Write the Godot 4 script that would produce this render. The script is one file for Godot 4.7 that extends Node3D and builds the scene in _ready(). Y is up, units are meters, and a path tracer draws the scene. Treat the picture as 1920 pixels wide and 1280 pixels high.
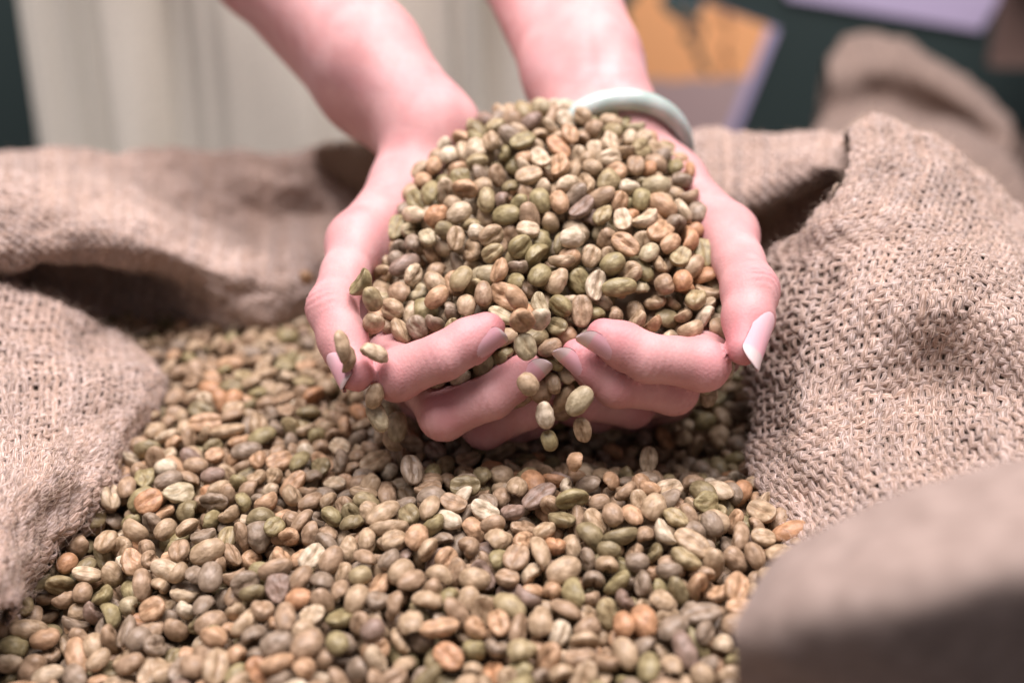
extends Node3D
# A close-up of two cupped hands lifting green coffee beans out of a burlap sack.
# Metres, y up. The lens is focused on the front fingers and the front of the pile.

const PILE_Y := 0.627          # mean level of the beans in the sack
const HEAP_ORIGIN := Vector3(0.0167, 0.7028, -0.0543)
var heap_basis := Basis(Vector3(1, 0, 0), Vector3(0, 0.4848, -0.8746), Vector3(0, 0.8746, 0.4848))   # across, up the slope, out of the slope
var rng := RandomNumberGenerator.new()
var eye := Vector3(0, 0.68 + 0.38 * sin(deg_to_rad(27.0)), 0.38 * cos(deg_to_rad(27.0)))
var name_count := {}
var clocks := 0

func _ready():
	rng.seed = 4711
	# ---- camera, light, air
	var cam := Camera3D.new()
	cam.name = "camera"
	cam.position = eye
	cam.rotation_degrees = Vector3(-27, 0, 0)
	cam.near = 0.02
	cam.far = 30.0
	var lens := CameraAttributesPhysical.new()
	lens.frustum_focal_length = 37.5
	lens.frustum_focus_distance = 0.376
	lens.exposure_aperture = 3.2
	cam.attributes = lens
	cam.fov = rad_to_deg(2.0 * atan(0.32))
	add_child(cam)
	cam.current = true
	var env := Environment.new()
	env.background_mode = Environment.BG_COLOR
	env.background_color = Color(0.86, 0.84, 0.88)
	env.background_energy_multiplier = 0.29
	env.tonemap_mode = Environment.TONE_MAPPER_LINEAR
	env.tonemap_exposure = 1.06
	env.sdfgi_enabled = true
	env.ssao_enabled = true
	env.ssil_enabled = true
	var we := WorldEnvironment.new()
	we.name = "world_environment"
	we.environment = env
	add_child(we)
	area_lamp("ceiling_light", Vector3(-0.25, 1.95, 0.11), Vector3(0.0, 0.65, -0.10), Vector2(0.8, 0.8), 2.9, Color(1.0, 0.965, 0.975))
	area_lamp("ceiling_light", Vector3(0.42, 2.15, -0.22), Vector3(0.0, 0.65, -0.20), Vector2(0.8, 0.8), 2.9, Color(1.0, 0.965, 0.975))

	make_materials()
	tick("materials")
	build_setting()
	build_sack()
	tick("sack")
	build_person()
	tick("person")
	build_beans()
	tick("beans")

func tick(what: String):
	var now := Time.get_ticks_msec()
	if clocks and now < 0: print(what)
	clocks = now

# ------------------------------------------------------------------ helpers
func numbered(called: String) -> String:
	if not name_count.has(called):
		name_count[called] = 0
		return called
	name_count[called] += 1
	return "%s_%03d" % [called, name_count[called]]

func area_lamp(called: String, at: Vector3, to: Vector3, size: Vector2, energy: float, tint: Color):
	var a := AreaLight3D.new()
	a.name = numbered(called)
	a.area_size = size
	a.light_energy = energy
	a.light_color = tint
	a.shadow_enabled = true
	add_child(a)
	a.look_at_from_position(at, to, Vector3(0, 0, -1))

func tag(o: Node3D, label := "", category := "", group := "", kind := ""):
	if label: o.set_meta("label", label)
	if category: o.set_meta("category", category)
	if group: o.set_meta("group", group)
	if kind: o.set_meta("kind", kind)

func thing(called: String, at := Vector3.ZERO) -> Node3D:
	var o := Node3D.new()
	o.name = numbered(called)
	o.position = at
	add_child(o, true)
	return o

func put(called: String, mesh: Mesh, mat: Material, parent: Node3D = self) -> MeshInstance3D:
	var o := MeshInstance3D.new()
	o.name = numbered(called) if parent == self else called
	o.mesh = mesh
	o.material_override = mat
	if parent != self and parent.position != Vector3.ZERO:
		o.position = -parent.position
	parent.add_child(o, true)
	return o

func array_mesh(v: PackedVector3Array, n: PackedVector3Array, idx: PackedInt32Array, uv := PackedVector2Array(), col := PackedColorArray()) -> ArrayMesh:
	var a := []
	a.resize(Mesh.ARRAY_MAX)
	a[Mesh.ARRAY_VERTEX] = v
	a[Mesh.ARRAY_NORMAL] = n
	a[Mesh.ARRAY_INDEX] = idx
	if uv.size(): a[Mesh.ARRAY_TEX_UV] = uv
	if col.size(): a[Mesh.ARRAY_COLOR] = col
	var m := ArrayMesh.new()
	m.add_surface_from_arrays(Mesh.PRIMITIVE_TRIANGLES, a)
	return m

func smooth_normals(v: PackedVector3Array, idx: PackedInt32Array) -> PackedVector3Array:
	var n := PackedVector3Array()
	n.resize(v.size())
	for t in range(0, idx.size(), 3):
		var a := idx[t]
		var b := idx[t + 1]
		var c := idx[t + 2]
		var f := (v[c] - v[a]).cross(v[b] - v[a])     # front faces run clockwise
		n[a] += f
		n[b] += f
		n[c] += f
	for i in n.size():
		n[i] = n[i].normalized()
	return n

func noise(seed_: int, freq: float, octaves := 3) -> FastNoiseLite:
	var f := FastNoiseLite.new()
	f.seed = seed_
	f.noise_type = FastNoiseLite.TYPE_SIMPLEX_SMOOTH
	f.frequency = freq
	f.fractal_octaves = octaves
	return f

func noise_tex(seed_: int, size: int, freq: float, dark: Color, light: Color, octaves := 4, lo := 0.25, hi := 0.75) -> NoiseTexture2D:
	var t := NoiseTexture2D.new()
	t.width = size
	t.height = size
	t.seamless = true
	t.noise = noise(seed_, freq, octaves)
	t.generate_mipmaps = false
	var g := Gradient.new()
	g.offsets = PackedFloat32Array([lo, hi])
	g.colors = PackedColorArray([dark, light])
	t.color_ramp = g
	return t

func lin(r: float, g: float, b: float) -> Color:
	return Color(r, g, b).linear_to_srgb()

# ------------------------------------------------------------------ materials
var bean_mat: StandardMaterial3D
var skin_mat: StandardMaterial3D
var nail_mat: StandardMaterial3D
var yarn_mat: StandardMaterial3D
var cloth_mat: StandardMaterial3D
var far_cloth_mat: StandardMaterial3D
var brown_cloth_mat: StandardMaterial3D
var fibre_mat: StandardMaterial3D
var jade_mat: StandardMaterial3D
var dress_mat: StandardMaterial3D
var bean_mats: Array[StandardMaterial3D] = []
var tints: Array[Color] = []
var tint_names := ["tan", "olive green", "peach", "cream", "grey brown", "dark olive", "orange tan", "light brown", "ivory", "mauve brown", "pale khaki", "khaki"]
var tint_share := [0.24, 0.09, 0.10, 0.13, 0.06, 0.04, 0.02, 0.10, 0.06, 0.01, 0.08, 0.07]

var pile_share := [0.20, 0.07, 0.11, 0.04, 0.15, 0.06, 0.03, 0.26, 0.015, 0.025, 0.01, 0.03]

func make_materials():
	tints = [Color(0.44, 0.32, 0.205), Color(0.24, 0.22, 0.09), Color(0.52, 0.31, 0.18), Color(0.60, 0.48, 0.34), Color(0.22, 0.175, 0.14), Color(0.15, 0.135, 0.055),
		Color(0.50, 0.23, 0.105), Color(0.34, 0.225, 0.145), Color(0.70, 0.61, 0.47), Color(0.19, 0.125, 0.12), Color(0.44, 0.39, 0.25), Color(0.33, 0.275, 0.14)]
	for k in tints.size(): tints[k] = tints[k].lerp(Color(0.43, 0.315, 0.21), 0.36) * 1.08
	var mottle := noise_tex(3, 256, 0.02, Color(0.74, 0.72, 0.68), Color(1, 1, 1), 5)
	var wrinkle := noise_tex(4, 256, 0.035, Color.BLACK, Color.WHITE, 4)
	bean_mat = StandardMaterial3D.new()
	bean_mat.resource_name = "coffee_bean_skin"
	bean_mat.vertex_color_use_as_albedo = true
	bean_mat.albedo_texture = mottle
	bean_mat.uv1_triplanar = true
	bean_mat.uv1_scale = Vector3(40, 70, 70)
	bean_mat.roughness = 0.46
	bean_mat.metallic_specular = 0.42
	bean_mat.heightmap_enabled = true
	bean_mat.heightmap_texture = wrinkle
	bean_mat.heightmap_scale = 0.014
	for t in tints:
		var m: StandardMaterial3D = bean_mat.duplicate()
		m.albedo_color = t.linear_to_srgb()
		bean_mats.append(m)
	skin_mat = StandardMaterial3D.new()
	skin_mat.resource_name = "skin"
	skin_mat.vertex_color_use_as_albedo = true
	skin_mat.albedo_texture = noise_tex(8, 256, 0.012, Color(0.93, 0.88, 0.88), Color(1, 1, 1), 4)
	skin_mat.uv1_triplanar = true
	skin_mat.uv1_scale = Vector3(16, 16, 16)
	skin_mat.roughness = 0.48
	skin_mat.metallic_specular = 0.32
	skin_mat.subsurf_scatter_enabled = true
	skin_mat.subsurf_scatter_strength = 0.07
	skin_mat.heightmap_enabled = true
	skin_mat.heightmap_texture = noise_tex(9, 512, 0.09, Color.BLACK, Color.WHITE, 3)
	skin_mat.heightmap_scale = 0.008
	nail_mat = StandardMaterial3D.new()
	nail_mat.resource_name = "fingernail"
	nail_mat.vertex_color_use_as_albedo = true
	nail_mat.roughness = 0.62
	nail_mat.subsurf_scatter_enabled = true
	nail_mat.subsurf_scatter_strength = 0.08
	var streak := noise_tex(12, 256, 0.03, Color(0.70, 0.66, 0.62), Color(1, 1, 1), 4)
	yarn_mat = StandardMaterial3D.new()
	yarn_mat.resource_name = "jute_yarn"
	yarn_mat.vertex_color_use_as_albedo = true
	yarn_mat.albedo_texture = streak
	yarn_mat.uv1_scale = Vector3(1.0, 0.09, 1.0)
	yarn_mat.roughness = 0.85
	yarn_mat.metallic_specular = 0.25
	yarn_mat.heightmap_enabled = true
	yarn_mat.heightmap_texture = streak
	yarn_mat.heightmap_scale = 0.05
	yarn_mat.rim_enabled = true
	yarn_mat.rim = 0.35
	yarn_mat.rim_tint = 0.6
	cloth_mat = StandardMaterial3D.new()
	cloth_mat.resource_name = "burlap_inner"
	cloth_mat.albedo_color = lin(0.20, 0.145, 0.105)
	cloth_mat.roughness = 0.95
	far_cloth_mat = StandardMaterial3D.new()
	far_cloth_mat.resource_name = "burlap"
	far_cloth_mat.albedo_color = lin(0.30, 0.228, 0.192)
	far_cloth_mat.albedo_texture = noise_tex(14, 256, 0.03, Color(0.86, 0.85, 0.84), Color(1, 1, 1), 5)
	far_cloth_mat.uv1_triplanar = true
	far_cloth_mat.uv1_scale = Vector3(14, 14, 14)
	far_cloth_mat.roughness = 0.92
	far_cloth_mat.rim_enabled = true
	far_cloth_mat.rim = 0.3
	brown_cloth_mat = far_cloth_mat.duplicate()
	brown_cloth_mat.resource_name = "brown_burlap"
	brown_cloth_mat.albedo_color = lin(0.25, 0.18, 0.145)
	fibre_mat = StandardMaterial3D.new()
	fibre_mat.resource_name = "jute_fibre"
	fibre_mat.albedo_color = lin(0.52, 0.40, 0.31)
	fibre_mat.roughness = 0.7
	jade_mat = StandardMaterial3D.new()
	jade_mat.resource_name = "pale_jade"
	jade_mat.albedo_color = lin(0.50, 0.56, 0.53)
	jade_mat.albedo_texture = noise_tex(15, 128, 0.02, Color(0.82, 0.86, 0.84), Color(1, 1, 1), 3)
	jade_mat.uv1_triplanar = true
	jade_mat.uv1_scale = Vector3(20, 20, 20)
	jade_mat.roughness = 0.18
	jade_mat.subsurf_scatter_enabled = true
	jade_mat.subsurf_scatter_strength = 0.2
	dress_mat = StandardMaterial3D.new()
	dress_mat.resource_name = "cream_cotton"
	dress_mat.albedo_color = lin(0.90, 0.84, 0.71)
	dress_mat.albedo_texture = noise_tex(16, 256, 0.06, Color(0.9, 0.9, 0.9), Color(1, 1, 1), 3)
	dress_mat.uv1_triplanar = true
	dress_mat.uv1_scale = Vector3(20, 20, 20)
	dress_mat.roughness = 0.9
	dress_mat.backlight_enabled = true
	dress_mat.backlight = Color(0.2, 0.19, 0.16)

func plain_mat(called: String, c: Color, rough := 0.8) -> StandardMaterial3D:
	var m := StandardMaterial3D.new()
	m.resource_name = called
	m.albedo_color = c.linear_to_srgb()
	m.roughness = rough
	return m

# ------------------------------------------------------------------ setting behind
func box_mesh(lo: Vector3, hi: Vector3) -> ArrayMesh:
	var st := SurfaceTool.new()
	var b := BoxMesh.new()
	b.size = hi - lo
	st.append_from(b, 0, Transform3D(Basis(), (lo + hi) * 0.5))
	return st.commit()

func slab(corners: Array, thick: float) -> ArrayMesh:
	# a thin sheet standing in the x-y plane: corners clockwise from the top left, front towards +z
	var v := PackedVector3Array()
	var n := PackedVector3Array()
	var uv := PackedVector2Array()
	var idx := PackedInt32Array()
	var uvs := [Vector2(0, 0), Vector2(1, 0), Vector2(1, 1), Vector2(0, 1)]
	for k in 4:
		v.append(corners[k])
		n.append(Vector3(0, 0, 1))
		uv.append(uvs[k])
	idx.append_array([0, 1, 2, 0, 2, 3])
	for k in 4:
		v.append(corners[k] - Vector3(0, 0, thick))
		n.append(Vector3(0, 0, -1))
		uv.append(uvs[k])
	idx.append_array([4, 6, 5, 4, 7, 6])
	for k in 4:
		var a: Vector3 = corners[k]
		var b: Vector3 = corners[(k + 1) % 4]
		var e := (b - a).normalized()
		var nn := Vector3(-e.y, e.x, 0)
		var at := v.size()
		for q in [a, b, b - Vector3(0, 0, thick), a - Vector3(0, 0, thick)]:
			v.append(q)
			n.append(nn)
			uv.append(Vector2(0.99, 0.5))
		idx.append_array([at, at + 2, at + 1, at, at + 3, at + 2])
	return array_mesh(v, n, idx, uv)

func poster_print() -> ImageTexture:
	# orange field with dark brush strokes over a beige foot, lilac edge on the right
	var w := 256
	var im := Image.create(w, w, false, Image.FORMAT_RGB8)
	var nz := noise(21, 0.02, 3)
	for y in w:
		for x in w:
			var u := float(x) / w
			var vv := float(y) / w
			var c := Color(1.0, 0.73, 0.50)
			var wob := nz.get_noise_2d(x, y) * 0.06
			if vv > 0.60 - 0.425 * (u - 0.338) + wob * 0.3:
				c = Color(0.74, 0.64, 0.63)
			else:
				if Vector2((u - 0.42) / 0.13, (vv - 0.06) / 0.09).length() + wob * 4.0 < 1.0: c = Color(0.22, 0.34, 0.34)
				var s := (vv - 0.20) / 0.22
				if s > -0.3 and s < 1.0 and absf(u - 0.49 - 0.22 * s + wob) < 0.018 + 0.02 * s: c = Color(0.27, 0.30, 0.28)
				if absf(u - 0.73 - (vv - 0.12) * 0.36 + wob) < 0.012: c = Color(0.66, 0.46, 0.32)
				if absf(vv - 0.10 - (u - 0.45) * 0.5 + wob) < 0.020 and u > 0.40 and u < 0.60: c = Color(0.55, 0.42, 0.33)
				if u < 0.16 + wob: c = Color(0.16, 0.32, 0.31)
			if u > 0.94: c = Color(0.76, 0.71, 0.84)
			im.set_pixel(x, y, c)
	return ImageTexture.create_from_image(im)

func build_setting():
	var fl := put("floor", box_mesh(Vector3(-3, -0.05, -3.2), Vector3(3, 0, 2)), plain_mat("dark_floor", Color(0.05, 0.048, 0.05), 0.6))
	tag(fl, "", "", "", "structure")
	var board := put("display_board", box_mesh(Vector3(-0.95, 0, -1.0), Vector3(1.3, 1.05, -0.956)), plain_mat("dark_green_board", Color(0.026, 0.043, 0.040), 0.6))
	tag(board, "dark green display board standing behind the sacks", "display board")
	var pm := StandardMaterial3D.new()
	pm.resource_name = "poster_print"
	pm.albedo_texture = poster_print()
	pm.roughness = 0.6
	pm.texture_repeat = false
	var p1 := put("poster", slab([Vector3(0.1167, 0.6757, -0.95), Vector3(0.3147, 0.6085, -0.95), Vector3(0.2621, 0.4361, -0.95), Vector3(0.0534, 0.5105, -0.95)], 0.004), pm)
	tag(p1, "tilted orange poster with dark strokes and lilac edge on the green board", "poster")
	var p2 := put("poster", slab([Vector3(0.2841, 0.7184, -0.95), Vector3(0.602, 0.7297, -0.95), Vector3(0.5542, 0.6073, -0.95), Vector3(0.3218, 0.6449, -0.95)], 0.004), plain_mat("lilac_paper", Color(0.52, 0.44, 0.62), 0.6))
	tag(p2, "plain lilac poster at the top right of the green board", "poster")
	var cr := thing("cardboard_box", Vector3(0.5666, 0.6252, -0.85))
	put("side_panel", box_mesh(Vector3(0.5286, 0.5884, -0.86), Vector3(0.6636, 0.7089, -0.84)), plain_mat("brown_card", Color(0.20, 0.125, 0.10), 0.8), cr)
	put("top_flap", box_mesh(Vector3(0.5047, 0.7065, -0.86), Vector3(0.629, 0.7192, -0.78)), plain_mat("brown_card_flap", Color(0.24, 0.15, 0.12), 0.8), cr)
	tag(cr, "brown cardboard box at the right edge beside the lilac poster", "box")

# ------------------------------------------------------------------ cloth
func catmull(a: Vector3, b: Vector3, c: Vector3, d: Vector3, t: float) -> Vector3:
	var t2 := t * t
	var t3 := t2 * t
	return 0.5 * ((2.0 * b) + (c - a) * t + (2.0 * a - 5.0 * b + 4.0 * c - d) * t2 + (3.0 * b - a - 3.0 * c + d) * t3)

func spline_row(pts: Array, n: int) -> PackedVector3Array:
	var out := PackedVector3Array()
	var m := pts.size()
	for i in n + 1:
		var f := float(i) / n * (m - 1)
		var k := mini(int(f), m - 2)
		out.append(catmull(pts[maxi(k - 1, 0)], pts[k], pts[k + 1], pts[mini(k + 2, m - 1)], f - k))
	return out

func evened(rows: Array, n: int) -> Array:
	# rows resampled so that their mean spacing is even; returns [rows, mean length]
	var m := rows.size()
	var w: int = rows[0].size()
	var cum := PackedFloat32Array([0.0])
	for i in range(1, m):
		var s := 0.0
		for j in w:
			s += rows[i][j].distance_to(rows[i - 1][j])
		cum.append(cum[i - 1] + s / w)
	var total := cum[m - 1]
	var out := []
	var k := 0
	for i in n + 1:
		var want := total * i / n
		while k < m - 2 and cum[k + 1] < want: k += 1
		var t := clampf((want - cum[k]) / maxf(cum[k + 1] - cum[k], 1e-6), 0, 1)
		var r := PackedVector3Array()
		for j in w:
			r.append(rows[k][j].lerp(rows[k + 1][j], t))
		out.append(r)
	return [out, total]

func turned(rows: Array) -> Array:
	var out := []
	for j in rows[0].size():
		var r := PackedVector3Array()
		for i in rows.size():
			r.append(rows[i][j])
		out.append(r)
	return out

class Sheet:
	var p: PackedVector3Array       # row-major grid
	var n: PackedVector3Array
	var nu := 0                     # columns - 1
	var nv := 0
	var lu := 0.0
	var lv := 0.0
	var flipped := false

func make_sheet(control: Array, rumple: float, seed_: int, toward := Vector3.INF) -> Sheet:
	# control: rows of points; splined both ways, evened in arc length, rumpled
	var rows := []
	for r in control: rows.append(spline_row(r, 48))
	var cols := turned(rows)
	var fine := []
	for c in cols: fine.append(spline_row(c, 60))
	rows = turned(fine)
	var e := evened(rows, 90)
	var e2 := evened(turned(e[0]), 90)
	rows = turned(e2[0])
	var s := Sheet.new()
	s.nu = 90
	s.nv = 90
	s.lv = e[1]
	s.lu = e2[1]
	for r in rows: s.p.append_array(r)
	var flip := 1.0
	for pass_ in 2:
		s.n.resize(s.p.size())
		var w := s.nu + 1
		var acc := 0.0
		for i in s.nv + 1:
			for j in w:
				var du := s.p[i * w + mini(j + 1, s.nu)] - s.p[i * w + maxi(j - 1, 0)]
				var dv := s.p[mini(i + 1, s.nv) * w + j] - s.p[maxi(i - 1, 0) * w + j]
				var nn := du.cross(dv).normalized() * flip
				s.n[i * w + j] = nn
				acc += nn.dot((eye if toward == Vector3.INF else toward) - s.p[i * w + j])
		if pass_ == 0:
			if acc < 0.0:
				flip = -1.0
				s.flipped = true
				for k in s.n.size(): s.n[k] = -s.n[k]
			var big := noise(seed_, 22.0, 3)
			var small := noise(seed_ + 1, 75.0, 2)
			for k in s.p.size():
				var q := s.p[k]
				s.p[k] += s.n[k] * (rumple * big.get_noise_3dv(q) + rumple * 0.35 * small.get_noise_3dv(q))
	return s

func at_sheet(a: PackedVector3Array, s: Sheet, u: float, v: float) -> Vector3:
	var x := clampf(u, 0.0, 0.99999) * s.nu
	var y := clampf(v, 0.0, 0.99999) * s.nv
	var j := int(x)
	var i := int(y)
	var fx := x - j
	var fy := y - i
	var w := s.nu + 1
	var k := i * w + j
	return (a[k] * (1.0 - fx) + a[k + 1] * fx) * (1.0 - fy) + (a[k + w] * (1.0 - fx) + a[k + w + 1] * fx) * fy

func sheet_mesh(s: Sheet, sink: float, thick: float) -> ArrayMesh:
	var v := PackedVector3Array()
	var n := PackedVector3Array()
	var idx := PackedInt32Array()
	var w := s.nu + 1
	for k in s.p.size():
		v.append(s.p[k] - s.n[k] * sink)
		n.append(s.n[k])
	for k in s.p.size():
		v.append(s.p[k] - s.n[k] * (sink + thick))
		n.append(-s.n[k])
	var back := s.p.size()
	for i in s.nv:
		for j in s.nu:
			var a := i * w + j
			if s.flipped:
				idx.append_array([a, a + 1, a + w, a + 1, a + w + 1, a + w])
				a += back
				idx.append_array([a, a + w, a + 1, a + 1, a + w, a + w + 1])
			else:
				idx.append_array([a, a + w, a + 1, a + 1, a + w, a + w + 1])
				a += back
				idx.append_array([a, a + 1, a + w, a + 1, a + w + 1, a + w])
	return array_mesh(v, n, idx)

func weave_mesh(s: Sheet, pitch: float, seed_: int) -> ArrayMesh:
	var r := RandomNumberGenerator.new()
	r.seed = seed_
	var v := PackedVector3Array()
	var n := PackedVector3Array()
	var uv := PackedVector2Array()
	var col := PackedColorArray()
	var idx := PackedInt32Array()
	var ku := int(s.lu / pitch)
	var kv := int(s.lv / (pitch * 1.25))
	var angles := [-1.35, -0.62, 0.0, 0.62, 1.35]
	var wob := noise(seed_ + 5, 140.0, 2)
	var slub := noise(seed_ + 6, 60.0, 2)
	var tone_n := noise(seed_ + 7, 18.0, 3)
	for way in 2:
		var count := ku if way == 0 else kv
		var along := kv if way == 0 else ku
		for k in count:
			var fat := r.randf_range(0.86, 1.14)
			var tone := r.randf_range(0.84, 1.10)
			var warm := r.randf_range(-0.04, 0.04)
			var off_u := r.randf_range(-0.16, 0.16)
			var u0 := r.randf() * 7.0
			var first := v.size()
			var steps := along * 4
			for st in steps + 1:
				var a := (k + 0.5 + off_u) / count
				var b := float(st) / steps
				var fu := a if way == 0 else b
				var fv := b if way == 0 else a
				var p0 := at_sheet(s.p, s, fu, fv)
				var nn := at_sheet(s.n, s, fu, fv).normalized()
				var e := 0.004
				var ahead := at_sheet(s.p, s, fu + (0.0 if way == 0 else e), fv + (e if way == 0 else 0.0))
				var behind := at_sheet(s.p, s, fu - (0.0 if way == 0 else e), fv - (e if way == 0 else 0.0))
				var dir := (ahead - behind).normalized()
				var side := dir.cross(nn).normalized()
				var wv := wob.get_noise_3d(p0.x * 1.0, p0.y + way * 3.0, p0.z)
				var ph := PI * (st * 0.25 + k + way + 0.5)
				var sp := sin(ph)
				var lift := signf(sp) * pow(absf(sp), 0.6) * pitch * (0.18 if way == 0 else 0.12)
				var slope := cos(ph) * (0.34 if way == 0 else 0.25)
				var half := pitch * (0.53 if way == 0 else 0.50) * fat * (1.0 + 0.35 * slub.get_noise_3d(p0.x + k * 0.13, p0.y, p0.z + way))
				var center := p0 + nn * lift + side * wv * pitch * 0.34
				var nt := (nn - dir * slope).normalized()
				var tn := tone * (1.0 + 0.22 * tone_n.get_noise_3dv(p0)) * (1.0 + 0.10 * wv)
				for an in angles:
					v.append(center + side * sin(an) * half + nt * (cos(an) - 0.55) * half * 0.52)
					n.append((side * sin(an) * 0.8 + nt * cos(an)).normalized())
					uv.append(Vector2(an * 0.25 + 0.5 + u0, st * 0.25 + u0 * 3.0))
					col.append(Color(0.58 * tn * (1.0 + warm), 0.45 * tn, 0.39 * tn * (1.0 - warm)))
			for st in steps:
				for q in 4:
					var c := first + st * 5 + q
					idx.append_array([c, c + 5, c + 1, c + 1, c + 5, c + 6])
	return array_mesh(v, n, idx, uv, col)

func fibre_mesh(s: Sheet, count: int, longest: float, seed_: int) -> ArrayMesh:
	var r := RandomNumberGenerator.new()
	r.seed = seed_
	var v := PackedVector3Array()
	var n := PackedVector3Array()
	var idx := PackedInt32Array()
	for k in count:
		var fu := r.randf()
		var fv := r.randf()
		var nn := at_sheet(s.n, s, fu, fv).normalized()
		var p := at_sheet(s.p, s, fu, fv) + nn * 0.0006
		var t := nn.cross(Vector3(r.randfn(), r.randfn(), r.randfn())).normalized()
		var d := (nn * r.randf_range(0.15, 0.9) + t).normalized()
		var bend := Vector3(r.randfn(), r.randfn(), r.randfn()) * 0.55 - nn * 0.25
		var ln := longest * r.randf_range(0.25, 1.0)
		var rad := r.randf_range(0.00005, 0.00011)
		var first := v.size()
		for st in 5:
			var sd := d.cross(nn if absf(d.dot(nn)) < 0.9 else t).normalized()
			var up := sd.cross(d)
			var rr := rad * (1.0 - 0.18 * st)
			for q in 3:
				var a := TAU * q / 3.0
				var o := sd * cos(a) + up * sin(a)
				v.append(p + o * rr)
				n.append(o)
			p += d * ln * 0.25
			d = (d + bend * 0.45).normalized()
		for st in 4:
			for q in 3:
				var a := first + st * 3 + q
				var b := first + st * 3 + (q + 1) % 3
				idx.append_array([a, b, a + 3, b, b + 3, a + 3])
	return array_mesh(v, n, idx)

var cover_points := PackedVector3Array()     # surfaces in front of beans, for choosing which beans show

func add_cloth(sack: Node3D, control: Array, rumple: float, seed_: int, woven: bool, fibres: int, longest := 0.006, dim := false) -> void:
	var s := make_sheet(control, rumple, seed_)
	cover_points.append_array(s.p)
	if woven:
		put("cloth_fold", sheet_mesh(s, 0.0013, 0.0012), cloth_mat, sack)
		tag(put("woven_yarn", weave_mesh(s, 0.0026, seed_), yarn_mat, sack), "", "", "", "stuff")
	else:
		put("cloth_fold", sheet_mesh(s, 0.0, 0.002), brown_cloth_mat if dim else far_cloth_mat, sack)
	if fibres:
		tag(put("loose_fibre", fibre_mesh(s, fibres, longest, seed_ + 50), fibre_mat, sack), "", "", "", "stuff")

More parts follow.
